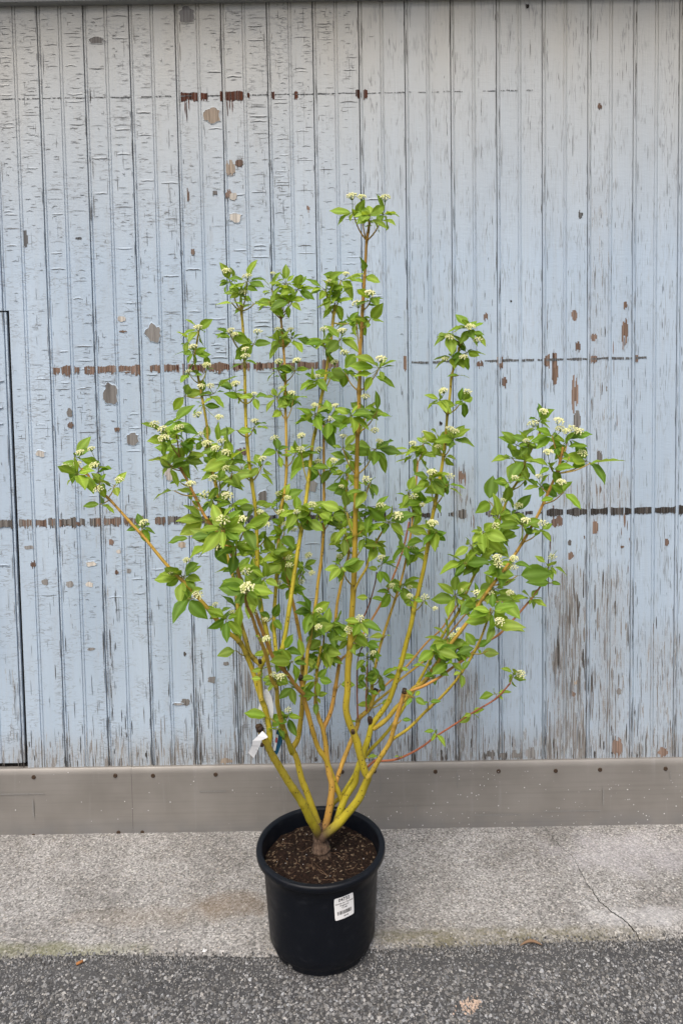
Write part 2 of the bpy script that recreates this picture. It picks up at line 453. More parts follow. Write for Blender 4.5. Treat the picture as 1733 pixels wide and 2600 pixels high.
# hairline crack across the concrete
CRK = [(935, 380), (960, 402), (985, 425), (1010, 455), (1050, 480), (1072, 508), (1085, 540), (1110, 585), (1130, 620), (1158, 655), (1180, 690), (1212, 715), (1240, 740), (1275, 762), (1310, 790), (1345, 815), (1380, 842)]
mb = MB(); prev = None
pts = []
for a, b in zip(CRK, CRK[1:]):
    for k in range(5):
        t = k / 5; pts.append((a[0] + (b[0]-a[0])*t + U(-2.5, 2.5), a[1] + (b[1]-a[1])*t + U(-2.5, 2.5)))
vs = []
for i, (zx, zy) in enumerate(pts):
    p = atz(867 + zx / 1.811, 1900 + zy / 1.811, .012)
    wd = (.0007 + .0011 * (i / len(pts)) ** 2) * U(.6, 1.3)
    z = con_z(p.x, p.y) + .0012
    vs += [(p.x - wd, p.y - wd * .4, z), (p.x + wd, p.y + wd * .4, z)]
mb.add(vs, [(2*i, 2*i+1, 2*i+3, 2*i+2) for i in range(len(pts)-1)])
mb.build('crack', MDARK, apron, label='thin winding crack in the concrete')

# ------------------------------------------------------------------ wall of boards
JP = [at(911 + 116.3 * k, 100 - 116.3 * k * ROLL, 0) for k in (-1, 0, 1)]
PITCHW = (JP[2].x - JP[0].x) / 2; JX0 = JP[1].x
ZTOP = at(433, 10, 0).z                    # underside of the trim
ZFT = at(867, 1942, -.015).z               # top of the metal flashing
ZBOT = ZFT - .03
DOOR_X = at(45, 1300, 0).x; DOOR_Z1 = at(20, 792, 0).z; DOOR_Z0 = at(60, 1938, 0).z
wall = thing('board_wall', (0, 0, ZBOT), 'old wall of upright boards with cracked, peeling pale blue paint', 'wall')
GAP = .0026
_WZ = []
for (x0, y0, x1, y1, amp, soft) in WEAR:
    a = at(x0, y0, 0); b = at(x1, y1, 0); _WZ.append((a.x, b.x, b.z, a.z, amp, soft * mpp(0)))
def ss(v, a, b):
    t = (v - a) / (b - a); return 0.0 if t <= 0 else (1.0 if t >= 1 else t)
def wear(x, z):
    f = 0.0
    for (xa, xb, za, zb, amp, sf) in _WZ:
        if x < xa - sf or x > xb + sf or z < za - sf or z > zb + sf: continue
        f = max(f, amp * ss(x, xa - sf*.5, xa + sf*.5) * ss(x, xb + sf*.5, xb - sf*.5) * ss(z, za - sf, za + sf) * ss(z, zb + sf, zb - sf))
    return .292 + f
def board_profile(wd):                      # (x from left edge, depth y) front outline of one beaded board
    P = [(0, .012), (0, .0035), (.0016, .0008), (.0042, 0), (.0068, .0008), (.0084, .0042), (.0100, .0042), (.0118, 0)]
    c = wd / 2
    P += [(c-.0070, 0), (c-.0058, .0036), (c-.0042, .0036), (c-.0026, .0008), (c, 0.0), (c+.0026, .0008), (c+.0042, .0036), (c+.0058, .0036), (c+.0070, 0)]
    P += [(wd-.0012, 0), (wd, .0016), (wd, .012)]
    return P
def board_mesh(x0, wd, z0, z1, lo=None, hi=None, dy=0):
    P = board_profile(wd)
    if lo is not None: P = [(lo, .012)] + [(lo, 0.0)] + [q for q in P if q[0] > lo + .0005]
    if hi is not None: P = [q for q in P if q[0] < hi - .0005] + [(hi, 0.0), (hi, .012)]
    m_ = MB(); n = len(P)
    tw = [U(-.0008, .0008) for _ in range(4)]
    NZ = max(2, int((z1 - z0) / .022)) if -1.5 < x0 < 1.5 else 4
    zs = [z0 + (z1 - z0) * k / NZ for k in range(NZ + 1)]; cs = []
    vs = []
    for k, z in enumerate(zs):
        o = dy
        for (x, y) in P:
            vs.append((x0 + x, y + o, z)); q = wear(x0 + x, z); cs.append((q, q, q))
    fs = [(k*n+i, k*n+i+1, (k+1)*n+i+1, (k+1)*n+i) for k in range(NZ) for i in range(n-1)]
    fs.append(tuple(range(n))); fs.append(tuple(NZ*n + i for i in range(n))[::-1])
    m_.add(vs, fs, cs); return m_
door = thing('board_door', (DOOR_X, 0, DOOR_Z0), 'board door in peeling blue paint, dark open gap along its edge', 'door')
JOINTS = []
for k in range(-19, 16):
    xl = JX0 + k * PITCHW; wd = PITCHW - GAP
    JOINTS.append(xl)
    dy = U(-.0006, .0006)
    if xl + wd < DOOR_X - .85 or xl > DOOR_X:
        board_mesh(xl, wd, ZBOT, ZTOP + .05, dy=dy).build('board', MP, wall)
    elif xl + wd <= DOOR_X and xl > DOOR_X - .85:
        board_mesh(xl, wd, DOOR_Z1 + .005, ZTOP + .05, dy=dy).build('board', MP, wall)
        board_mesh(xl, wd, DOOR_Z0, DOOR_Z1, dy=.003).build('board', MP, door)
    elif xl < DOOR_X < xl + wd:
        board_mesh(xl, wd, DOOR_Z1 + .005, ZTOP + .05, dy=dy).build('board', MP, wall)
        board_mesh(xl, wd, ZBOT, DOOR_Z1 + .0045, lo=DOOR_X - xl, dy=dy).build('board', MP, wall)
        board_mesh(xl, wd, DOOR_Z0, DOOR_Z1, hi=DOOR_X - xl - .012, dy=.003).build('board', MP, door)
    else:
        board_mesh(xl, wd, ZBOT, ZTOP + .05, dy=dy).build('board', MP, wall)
mb = MB(); mb.box((JOINTS[0] - .1, .0135, ZF - .2), (JOINTS[-1] + .3, .09, ZTOP + .4)); mb.build('backing', MDARK, wall)
mb = MB(); mb.box((JOINTS[0] - .1, -.028, ZTOP), (JOINTS[-1] + .3, .012, ZTOP + .16)); mb.build('trim_board', MTRIM, wall)
mb = MB(); mb.box((JOINTS[0] - .1, -.20, ZTOP + .161), (JOINTS[-1] + .3, .012, ZTOP + .20)); mb.build('shading_overhang', MTRIM, wall)  # overhang out of view, added to shade the top of the wall

# ------------------------------------------------------------------ wear on the paint: cracks, chips, bare wood
def in_groove(x, tol=.0035):
    u = (x - JX0) / PITCHW; fu = (u - math.floor(u)) * PITCHW
    return fu < .0122 + tol or fu > PITCHW - .0025 - tol or abs(fu - (PITCHW - GAP) / 2) < .0074 + tol
def door_gap(x, z): return DOOR_X - .013 < x < DOOR_X + .004 and z < DOOR_Z1 + .01
BARE = MB(); CRACK = MB(); LIPS = MB()
PAL = {
 'dark': [(.055, .048, .042), (.09, .078, .068), (.035, .03, .027)],
 'grey': [(.24, .232, .222), (.30, .296, .29), (.18, .172, .164)],
 'brown': [(.20, .135, .10), (.26, .18, .14), (.16, .105, .08)],
 'rust': [(.075, .025, .014), (.11, .036, .018), (.05, .018, .011)],
 'tan': [(.48, .41, .33), (.42, .35, .28)],
 'pale': [(.58, .55, .50), (.52, .49, .45)],
 'mixed': [(.07, .065, .06), (.20, .188, .176), (.26, .25, .238), (.13, .118, .108)],
 'black': [(.040, .036, .033), (.055, .049, .044)],
 'smoke': [(.10, .105, .11), (.15, .155, .16)],
}
def pc(p):
    c = rnd.choice(PAL[p]); k = U(.85, 1.15); return tuple(x * k for x in c)
LAYER = [0]
def lay():
    LAYER[0] = (LAYER[0] + 1) % 97
    return -.0009 - LAYER[0] * .000009
def poly(m_, pts, col, y=None):
    y = lay() if y is None else y
    n = len(pts); cx = sum(p[0] for p in pts) / n; cz = sum(p[1] for p in pts) / n
    m_.add([(cx, y, cz)] + [(p[0], y, p[1]) for p in pts], [(0, 1 + i, 1 + (i+1) % n) for i in range(n)], col)
def blob(cx, cz, w_, h_, col, jag=.22, n=18, m_=None, lip=False):
    pts = []
    ph = U(0, 10)
    for k in range(n):
        a = -2 * math.pi * k / n
        r = 1 + jag * 1.5 * mnoise.noise(Vector((math.cos(a) * 1.6 + ph, math.sin(a) * 1.6, ph))) + U(-jag, jag) * .35
        ca, sa = math.cos(a), math.sin(a)
        e = .75
        x = math.copysign(abs(ca) ** e, ca) * w_ / 2 * r; z = math.copysign(abs(sa) ** e, sa) * h_ / 2 * r
        pts.append((cx + x, cz + z))
    poly(m_ or BARE, pts, col)
    if lip:      # curled paint rim standing off the wood
        vs = []
        for (x, z) in pts:
            dx, dz = x - cx, z - cz; L = math.hypot(dx, dz) or 1
            q = U(.0015, .0030)
            vs += [(x - dx / L * .0006, -.0019 - U(0, .0006), z - dz / L * .0006), (x + dx / L * q * 1.6, -.0004, z + dz / L * q * 1.6)]
        LIPS.add(vs, [(2*i, 2*i+1, (2*i+3) % (2*n), (2*i+2) % (2*n)) for i in range(n)], (.25,)*3)
def splinter(cx, cz, w_, h_, col, m_=None):
    n = rnd.choice((4, 5, 6)); L, R = [], []
    lean = U(-.02, .02) * h_; a, b = U(.5, 1), U(.5, 1)
    for k in range(n):
        t = k / (n - 1); zz = cz + h_ * (t - .5); xx = cx + lean * (t - .5)
        if rnd.random() < .6: a = U(.25, 1.0)
        if rnd.random() < .6: b = U(.25, 1.0)
        e = .35 if k in (0, n - 1) else 1
        L.append((xx - w_ / 2 * a * e, zz + U(-.04, .04) * h_)); R.append((xx + w_ / 2 * b * e, zz + U(-.04, .04) * h_))
    y = lay(); vs = []
    for p, q in zip(L, R): vs += [(p[0], y, p[1]), (q[0], y, q[1])]
    (m_ or BARE).add(vs, [(2*i, 2*i+1, 2*i+3, 2*i+2) for i in range(n-1)], col)
def flaked(cx, cz, w_, h_, pal):
    """bare patch whose upper and lower edges break off along the grain"""
    x = cx - w_ / 2; base = rnd.choice(PAL[pal]); u = d_ = 1.0
    y = lay()
    while x < cx + w_ / 2 - .0005:
        st = U(.0016, .0042); q = (x + st / 2 - cx) / (w_ / 2); env = max(.5, 1 - abs(q) ** 5.0)
        if rnd.random() < .6: u = U(.35, 1.12)
        if rnd.random() < .6: d_ = U(.25, 1.15)
        k = U(.75, 1.2); c = tuple(v * k for v in base)
        BARE.add([(x, y, cz - h_/2*env*d_), (x + st, y, cz - h_/2*env*d_*U(.92, 1.08)), (x + st, y, cz + h_/2*env*u*U(.95, 1.05)), (x, y, cz + h_/2*env*u)], [(0, 1, 2, 3)], c)
        x += st
S = mpp(0.0)
def W(px, py): p = at(px, py, 0); return p.x, p.z
def ok(x, z, hw=0): return not (in_groove(x - hw, 0) or in_groove(x + hw, 0) or in_groove(x, 0)) and ZFT + .002 < z < ZTOP - .004 and not door_gap(x, z)

# vertical wear, as the photograph spreads it: x0,y0,x1,y1, pieces per 10^4 px2, h range, w range, palette
ZONES = [
 (0, 1850, 1760, 1950, 15, 14, 70, 2, 6, 'mixed'), (0, 1905, 1760, 1952, 22, 10, 42, 3, 9, 'mixed'),
 (80, 1700, 1733, 1860, 4, 15, 70, 1.5, 4, 'dark'),
 (590, 1600, 725, 1945, 26, 30, 130, 2, 6, 'mixed'), (590, 1720, 725, 1945, 14, 30, 130, 2, 5, 'dark'),
 (720, 1650, 1000, 1945, 9, 25, 110, 1.5, 4, 'dark'),
 (1000, 1450, 1150, 1945, 9, 25, 110, 1.5, 4, 'dark'), (1150, 1730, 1215, 1948, 34, 25, 110, 2, 7, 'mixed'),
 (1215, 1850, 1380, 1948, 9, 20, 80, 2, 6, 'mixed'),
 (1383, 1430, 1500, 1948, 40, 30, 140, 3, 9, 'mixed'), (1383, 1500, 1500, 1948, 26, 40, 160, 3, 10, 'grey'),
 (1500, 1450, 1600, 1948, 17, 20, 90, 2, 7, 'mixed'), (1600, 1560, 1740, 1948, 11, 15, 70, 2, 6, 'mixed'),
 (1600, 1780, 1740, 1948, 14, 15, 70, 2, 7, 'grey'),
 (1490, 650, 1550, 1450, 17, 14, 70, 2, 7, 'mixed'), (1385, 880, 1440, 1290, 5, 14, 60, 2, 7, 'brown'),
 (1440, 1000, 1480, 1240, 12, 16, 80, 3, 8, 'grey'), (1550, 750, 1600, 1450, 9, 12, 60, 2, 6, 'brown'),
 (1490, 430, 1545, 700, 6, 20, 80, 2, 5, 'grey'),
 (262, 1490, 305, 1790, 26, 20, 90, 1.5, 4, 'dark'), (485, 1640, 520, 1948, 24, 25, 120, 2, 6, 'dark'),
 (350, 1730, 490, 1948, 10, 20, 90, 2, 5, 'mixed'), (130, 1780, 350, 1948, 7, 20, 80, 2, 4, 'dark'),
 (0, 1640, 68, 1930, 11, 18, 80, 1.5, 4, 'dark'),
 (140, 1262, 540, 1312, 13, 8, 34, 2, 5, 'smoke'), (140, 1338, 560, 1362, 8, 8, 30, 2, 5, 'dark'),
 (480, 1240, 520, 1400, 16, 15, 70, 2, 5, 'dark'), (250, 1250, 300, 1385, 22, 12, 60, 2, 6, 'mixed'),
 (1000, 1230, 1200, 1320, 9, 10, 40, 2, 5, 'smoke'), (1152, 1190, 1202, 1330, 34, 16, 60, 2, 6, 'brown'),
 (1385, 1235, 1610, 1300, 15, 12, 46, 3, 8, 'brown'), (1385, 1315, 1600, 1400, 9, 12, 50, 3, 8, 'brown'),
 (690, 1080, 880, 1320, 8, 16, 70, 1.5, 4, 'dark'), (880, 1200, 1130, 1560, 7, 16, 80, 1.5, 4, 'dark'),
 (690, 1320, 900, 1640, 6, 16, 80, 1.5, 4, 'dark'),
]
for (x0, y0, x1, y1, den, h0, h1, w0, w1, pal) in ZONES:
    N = int((x1 - x0) * (y1 - y0) / 1e4 * den * (.9 if pal == 'dark' else .55))
    for _ in range(N):
        px, py = U(x0, x1), U(y0, y1); x, z = W(px, py)
        # gather the wear in ragged clumps
        if mnoise.noise(Vector((x * 26, z * 3.2, 4))) < -.12: continue
        h_ = U(h0, h1) * S * U(.5, 1); w_ = U(w0, w1) * S * (U(.3, .75) if pal == 'dark' else U(.35, .9))
        z = max(z, ZFT + h_ / 2 + .001); z = min(z, ZTOP - h_)
        if not ok(x, z, w_ / 2) or door_gap(x, z - h_ / 2): continue
        splinter(x, z, w_, h_, pc(pal))
# frayed edges along the board joints
for jx in JOINTS:
    for _ in range(60):
        z = ZFT + (ZTOP - ZFT) * rnd.random() ** 1.9
        x = jx + rnd.choice((-1, 1)) * U(.003, .006) + (.0118 if rnd.random() < .5 else 0)
        if door_gap(x, z): continue
        splinter(x, z, U(.001, .0026), U(.015, .09), pc('dark'))
# short dashes where the brittle paint has cracked across the boards
half = PITCHW / 2
for k in range(-34, 8):
    xa = JX0 + k * half + (.0135 if k % 2 == 0 else .0085); xb = JX0 + (k + 1) * half - (.0085 if k % 2 == 0 else .004)
    den_k = U(.55, 1.25)
    z = ZTOP - .02
    while z > at(400, 1560, 0).z:
        zt = (z - at(400, 1560, 0).z) / (ZTOP - at(400, 1560, 0).z)
        pxx = 866 + (xa / S)
        keep = .80 * den_k * (.55 + 1.3 * max(-.3, mnoise.noise(Vector((xa * 3, z * 2.2, 6))))) * 1.45 * (.30 + .70 * min(1, zt * 2.2)) * (1.0 if pxx < 700 else max(0.0, 1 - (pxx - 700) / 330))
        z -= U(.005, .017)
        if rnd.random() > keep: continue
        L = U(.2, .95) * (xb - xa) if rnd.random() < .33 else U(.08, .42) * (xb - xa)
        xs_ = U(xa, xb - L)
        if door_gap(xs_, z) or door_gap(xs_ + L, z): continue
        n = 6; y = lay(); vs = []; lv = []; zz = z; th = U(.00035, .0010) * (1.4 if L > .045 else 1)
        arch = U(-.0025, .0035)
        for q in range(n):
            t = q / (n - 1); x = xs_ + L * t; zz = z + arch * math.sin(math.pi * t) + U(-.0009, .0009)
            e = th * math.sin(math.pi * (.1 + .8 * t))
            vs += [(x, y, zz - e), (x, y, zz + e)]
            lv += [(x, -.0006 - .0011 * math.sin(math.pi * t), zz + e * .6), (x, -.0001, zz + .006)]
        CRACK.add(vs, [(2*i, 2*i+2, 2*i+3, 2*i+1) for i in range(n-1)], (U(.08, .24),) * 3)
        if rnd.random() < .22:
            hx_ = xs_ if rnd.random() < .5 else xs_ + L
            splinter(hx_, z + U(-.008, .008), U(.0008, .0018), U(.006, .022), (U(.08, .2),) * 3, CRACK)
        if L > .030 and rnd.random() < .45: LIPS.add(lv, [(2*i, 2*i+2, 2*i+3, 2*i+1) for i in range(n-1)], (.25,)*3)
# long fine cracks running with the grain
for (x0, y0, x1, y1, den) in ((900, 20, 1733, 1500, 9), (600, 20, 930, 700, 7), (0, 20, 620, 1300, 2.0), (0, 1350, 1733, 1900, 6), (420, 250, 560, 700, 8)):
    for _ in range(int((x1-x0)*(y1-y0)/1e4*den)):
        px, py = U(x0, x1), U(y0, y1); x, z = W(px, py)
        if mnoise.noise(Vector((x * 18, z * 2.5, 9))) < -.05: continue
        h_ = U(8, 60) * S * U(.4, 1); w_ = U(.5, 1.5) * S
        if not ok(x, z, .001) or door_gap(x, z - h_/2) or z - h_/2 < ZFT: continue
        splinter(x, z, w_, h_, (U(.06, .2),) * 3, CRACK)
# horizontal worn bands
def band(px0, px1, y_at0, y_at1733, t0, t1, pal, jit, keep=1.0, step=(1.6, 4.0)):
    px = px0
    while px < px1:
        py = y_at0 + (y_at1733 - y_at0) * px / 1733
        st = U(*step); x, z = W(px, py); px += st
        if rnd.random() > keep or in_groove(x, -.001) or door_gap(x, z): continue
        if mnoise.noise(Vector((x * 22, 0, 8.3))) < -.42: continue
        z += (.0022 * mnoise.noise(Vector((x * 14, 7, 1))) + .0012 * mnoise.noise(Vector((x * 60, 5, 1))))
        k = 1 + .75 * mnoise.noise(Vector((x * 24, 3, 1)))
        up = U(t0 - jit * .3, t0 + jit * .3) * S * k; dn = U(t1 - jit, t1 + jit) * S * k; hw = st * S * .52
        y = lay(); c = pc(pal)
        BARE.add([(x-hw, y, z-dn), (x+hw, y, z-dn*U(.85, 1.1)), (x+hw, y, z+up), (x-hw, y, z+up*U(.9, 1.1))], [(0, 1, 2, 3)], c)
B1 = (252, 223); B2 = (943, 906); B3 = (1329, 1294)
band(0, 900, *B1, 1.0, 1.0, 'smoke', .8, .85, (1.5, 4)); band(900, 1360, *B1, .8, .8, 'smoke', .5, .6)
for a, b, t in ((455, 506, 9), (510, 528, 7), (560, 574, 12), (574, 620, 9), (626, 634, 5), (688, 696, 6), (748, 756, 6), (904, 912, 9), (919, 932, 7)):
    band(a, b, B1[0], B1[1], t, t + 3, 'rust', 3, 1, (1.5, 3))
for px, h_ in ((470, 40), (474, 58), (480, 30), (590, 34), (583, 26), (577, 44)):
    x, z = W(px, 250 + h_ / 2); splinter(x, z, 3.5 * S, h_ * S, pc('rust'))
band(137, 860, *B2, 8, 10, 'brown', 4, .97); band(450, 800, B2[0], B2[1], 6, 8, 'rust', 4, .55)
band(1035, 1640, *B2, 2.6, 2.6, 'smoke', 1, .97, (1.0, 2.4)); 
for a, b, t in ((1025, 1032, 12), (1208, 1226, 10), (1262, 1276, 9), (1380, 1395, 13), (1402, 1412, 14), (1497, 1514, 8), (1610, 1618, 8)):
    band(a, b, B2[0], B2[1], t, t + 3, 'brown', 4, 1, (1.5, 3))
band(0, 560, *B3, 9, 10, 'mixed', 5, .98); band(60, 560, B3[0], B3[1], 8, 9, 'brown', 5, .6); band(480, 1010, *B3, 8, 10, 'dark', 5, .9)
band(1010, 1150, *B3, 5, 6, 'dark', 4, .85); band(1150, 1250, *B3, 9, 9, 'mixed', 4, 1); band(1250, 1375, *B3, 4, 5, 'dark', 3, .85)
band(1375, 1800, *B3, 8, 8, 'black', 1.2, 1, (1.0, 2.2)); band(1500, 1800, B3[0], B3[1], 8, 9, 'dark', 3, .4, (1.0, 2.2))
# single chips, seen in the photograph: x, y, w, h, palette
CH = [(475, 40, 42, 36, 'grey'), (247, 103, 34, 15, 'grey'), (540, 293, 38, 36, 'tan'), (584, 428, 20, 44, 'tan'), (607, 413, 18, 34, 'brown'),
 (592, 500, 18, 17, 'pale'), (598, 553, 30, 22, 'pale'), (390, 846, 38, 42, 'grey'), (310, 810, 20, 14, 'pale'), (312, 842, 18, 7, 'brown'),
 (280, 998, 34, 52, 'grey'), (178, 1048, 15, 20, 'grey'), (180, 1080, 15, 18, 'brown'), (297, 1090, 12, 16, 'brown'), (337, 1115, 34, 30, 'grey'),
 (104, 1152, 24, 16, 'pale'), (613, 1147, 27, 25, 'brown'), (668, 1260, 26, 26, 'grey'), (790, 1235, 32, 28, 'grey'), (430, 1200, 22, 46, 'pale'),
 (1521, 271, 11, 15, 'brown'), (1232, 805, 11, 22, 'brown'), (1217, 927, 16, 22, 'brown'), (1271, 928, 10, 18, 'brown'), (1279, 970, 12, 38, 'brown'),
 (1387, 918, 14, 26, 'brown'), (1407, 940, 14, 80, 'brown'), (1456, 800, 14, 46, 'brown'), (1465, 880, 11, 32, 'brown'), (1506, 856, 14, 20, 'brown'),
 (1584, 840, 15, 84, 'brown'), (1586, 776, 9, 28, 'brown'), (1505, 913, 15, 16, 'brown'), (1457, 1000, 15, 90, 'brown'), (1463, 1070, 17, 60, 'grey'),
 (1170, 1210, 14, 36, 'brown'), (1520, 1160, 12, 40, 'grey'), (1412, 1325, 28, 34, 'brown'), (1510, 1340, 14, 44, 'brown'), (1691, 1376, 9, 22, 'brown'),
 (1448, 1412, 14, 26, 'brown'), (1445, 1378, 9, 14, 'grey'), (1578, 1388, 9, 8, 'brown'), (1460, 1735, 9, 18, 'tan'), (1455, 1762, 9, 22, 'brown'), (1570, 1755, 13, 16, 'grey'),
 (470, 1782, 22, 18, 'grey'), (452, 1787, 26, 7, 'grey'), (538, 1725, 20, 16, 'grey'), (575, 1685, 13, 10, 'grey'), (232, 1648, 20, 7, 'grey'), (470, 1660, 7, 14, 'dark'),
 (232, 1432, 26, 12, 'pale'), (178, 1483, 20, 16, 'grey'), (228, 1484, 20, 12, 'pale'), (115, 1478, 16, 14, 'grey'), (302, 1400, 13, 9, 'pale'), (328, 1450, 10, 12, 'grey'), (297, 1453, 9, 12, 'brown'),
 (283, 1376, 11, 18, 'brown'), (463, 1383, 18, 15, 'tan'), (85, 1432, 14, 20, 'brown'), (75, 1390, 22, 9, 'grey'), (186, 1330, 60, 12, 'brown'), (1338, 16, 8, 11, 'dark'), (1296, 765, 4, 8, 'dark'), (1118, 1075, 7, 13, 'dark'),
 (1472, 545, 10, 22, 'smoke'), (66, 610, 9, 56, 'smoke'), (200, 605, 16, 5, 'smoke'), (1310, 1938, 26, 26, 'grey'), (1345, 1925, 24, 34, 'grey'), (1245, 1930, 22, 28, 'grey'), (1275, 1936, 22, 20, 'grey'), (575, 1938, 30, 18, 'tan'), (1680, 1925, 26, 28, 'brown'), (1565, 1915, 26, 60, 'brown'),
 (580, 495, 14, 26, 'brown'), (490, 640, 9, 20, 'brown'), (782, 530, 7, 20, 'brown'), (478, 500, 5, 46, 'brown'), (545, 490, 9, 20, 'grey')]
for (px, py, w_, h_, pal) in CH:
    x, z = W(px, py)
    if z - h_ * S / 2 < ZFT: z = ZFT + h_ * S / 2
    if in_groove(x, -.002):
        u = (x - JX0) / half; x += .009 if (u - math.floor(u)) < .5 else -.009
    if pal in ('brown', 'mixed') or h_ > w_ * 1.7 or py > 1880: flaked(x, z, w_ * S, h_ * S, pal)
    else: blob(x, z, w_ * S, h_ * S, pc(pal), .24, 30, lip=w_ > 22 and pal not in ('smoke', 'dark') and py < 1800)
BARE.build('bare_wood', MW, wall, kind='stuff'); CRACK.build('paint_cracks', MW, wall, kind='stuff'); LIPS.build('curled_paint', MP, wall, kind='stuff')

# ------------------------------------------------------------------ metal flashing at the foot
SEAM = at(335, 2030, -.018).x
fl = thing('metal_flashing', (0, -.01, ZF), 'grey-brown sheet metal strip screwed along the foot of the board wall', 'flashing')
for (xa, xb, dy) in ((-3.0, SEAM - .0012, 0), (SEAM, 2.9, -.0012)):
    mb = MB()
    zt = ZFT; nseg = 60
    prof = [(.012 , zt + .001), (-.006, zt + .002), (-.0105, zt), (-.0115, zt - .025), (-.011, zt - .12), (-.0125, ZF + .03), (-.014, ZF - .03)]
    vs = []
    for i in range(nseg + 1):
        x = xa + (xb - xa) * i / nseg
        for (y, z) in prof: vs.append((x, y + dy + .0012 * mnoise.noise(Vector((x * 3, z * 6, 1))), z))
    n = len(prof)
    mb.add(vs, [(i*n+j, (i+1)*n+j, (i+1)*n+j+1, i*n+j+1) for i in range(nseg) for j in range(n-1)])
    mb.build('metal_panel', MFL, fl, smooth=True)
SCR = [(156/1.808, 132/1.808), (530/1.808, 125/1.808), (703/1.808, 125/1.808), (990/1.808, 120/1.808), (156/1.808, 400/1.808), (545/1.808, 386/1.808), (655/1.808, 384/1.808)]
SCR += [(867 + a/1.811, b/1.811) for a, b in ((2, 108), (150, 105), (430, 107), (720, 105), (982, 103), (1186, 98), (1487, 93))]
scr_me = None
for (px, dy_) in SCR:
    p = at(px, 1900 + dy_, -.012)
    if scr_me is None:
        mb = MB(); vs = []
        for (r, y) in ((.0080, 0), (.0072, -.0024), (.0044, -.0036), (.0030, -.0024)):
            for k in range(12):
                a = 2*math.pi*k/12; vs.append((r*math.cos(a), y, r*math.sin(a)))
        fs = [(j*12+k, j*12+(k+1)%12, (j+1)*12+(k+1)%12, (j+1)*12+k) for j in range(3) for k in range(12)] + [tuple(36+k for k in range(12))]
        mb.add(vs, fs); scr_me = mb.mesh('screw', True)
    o = obj('screw', scr_me, MRUST, fl); o.location = (p.x - fl.location.x, -.0125 - fl.location.y, p.z - fl.location.z)
    o.matrix_parent_inverse = Matrix.Identity(4)
# white paint spatter and pale runs on the metal
mb = MB()
for i in range(190):
    px = U(20, 1733) if i < 60 else U(880, 1733); py = U(1955, 2095)
    p = at(px, py, -.014); s = U(.0008, .0026)
    n = 7; mb.add([(p.x + s*U(.6, 1.2)*math.cos(6.283*k/n), -.0158 - .0002*U(0, 1), p.z + s*U(.6, 1.3)*math.sin(6.283*k/n)) for k in range(n)], [tuple(range(n))], (U(.5, .8),)*3)
for (px, py, w_, h_) in ((40, 2015, 150, 3), (540, 2008, 70, 3), (1160, 1975, 3, 50), (965, 1990, 2.5, 60), (1055, 2060, 4, 46), (1530, 2020, 3, 50), (85, 2050, 3, 50), (1450, 2058, 150, 3), (1260, 2068, 130, 4), (1700, 1965, 3, 20)):
    p = at(px, py, -.014)
    mb.add([(p.x - w_*S/2, -.0161, p.z - h_*S/2), (p.x + w_*S/2, -.0161, p.z - h_*S/2), (p.x + w_*S/2, -.0161, p.z + h_*S/2*.6), (p.x - w_*S/2, -.0161, p.z + h_*S/2)], [(0, 1, 2, 3)], (.245, .24, .23))
mb.build('paint_spatter', MSTONE, fl, kind='stuff')

# ------------------------------------------------------------------ pot
Y_P = POTC.y; RIM = 163 * (at(814, 2139, Y_P) - CAM).dot(CF) / FPX; RQ = RIM / .1795; BQ = RIM / .1861
RIMZ = at(814, 2139, Y_P).z
POT = Vector((POTC.x, Y_P, .0022))
pot = thing('plant_pot', POT, 'black plastic nursery pot with rolled rim and white price sticker', 'pot')
NS = 96
def lathe(prof, mat, name, parent, c=(POT.x, POT.y), skip=None, smooth=True, squash=None):
    mb = MB(); vs = []
    for (r, z) in prof:
        for k in range(NS):
            a = 2*math.pi*k/NS; vs.append((c[0] + r*math.cos(a), c[1] + r*math.sin(a), z))
    fs = []
    for j in range(len(prof)-1):
        for k in range(NS):
            if skip and skip(j, 2*math.pi*(k+.5)/NS): continue
            fs.append((j*NS+k, j*NS+(k+1)%NS, (j+1)*NS+(k+1)%NS, (j+1)*NS+k))
    mb.add(vs, fs); return mb.build(name, mat, parent, smooth=smooth)
z0 = POT.z; H = RIMZ - z0
def body_r(z):                                # outer radius of the body
    t = (z - z0) / H; return (.1510 + (.1680 - .1510) * t) * BQ
notch_a = [math.radians(d) for d in (-128, -38, 52, 142)]
def skipf(j, a):
    if j > 1: return False
    return any(abs((a - n_ + math.pi) % (2*math.pi) - math.pi) < .075 for n_ in notch_a)
prof = [(.1415*BQ, z0), (.1440*BQ, z0 + .007), (.1448*BQ, z0 + .0135), (.1478*BQ, z0 + .020), (body_r(z0+.028), z0 + .028)]
for k in range(1, 9): z = z0 + .028 + (H - .028 - .034) * k / 8; prof.append((body_r(z), z))
prof += [(.1690*BQ, RIMZ - .030), (.1712*BQ, RIMZ - .026), (.1716*BQ, RIMZ - .021)]
lathe(prof, MPOT, 'body', pot, skip=skipf)
rim = [(.1660, RIMZ - .0205), (.1760, RIMZ - .0200), (.1788, RIMZ - .0175), (.1795, RIMZ - .006), (.1780, RIMZ - .0015), (.1745, RIMZ), (.1665, RIMZ - .0002), (.1635, RIMZ - .002), (.1622, RIMZ - .006), (.1600, RIMZ - .03), (.1560, RIMZ - .09)]
rim = [(r * RQ, z) for r, z in rim]
lathe(rim, MPOT, 'rim', pot)
lathe([(.1290, z0 + .001), (.1350, z0 + .03), (.0005, z0 + .031)], MDARK, 'base', pot)
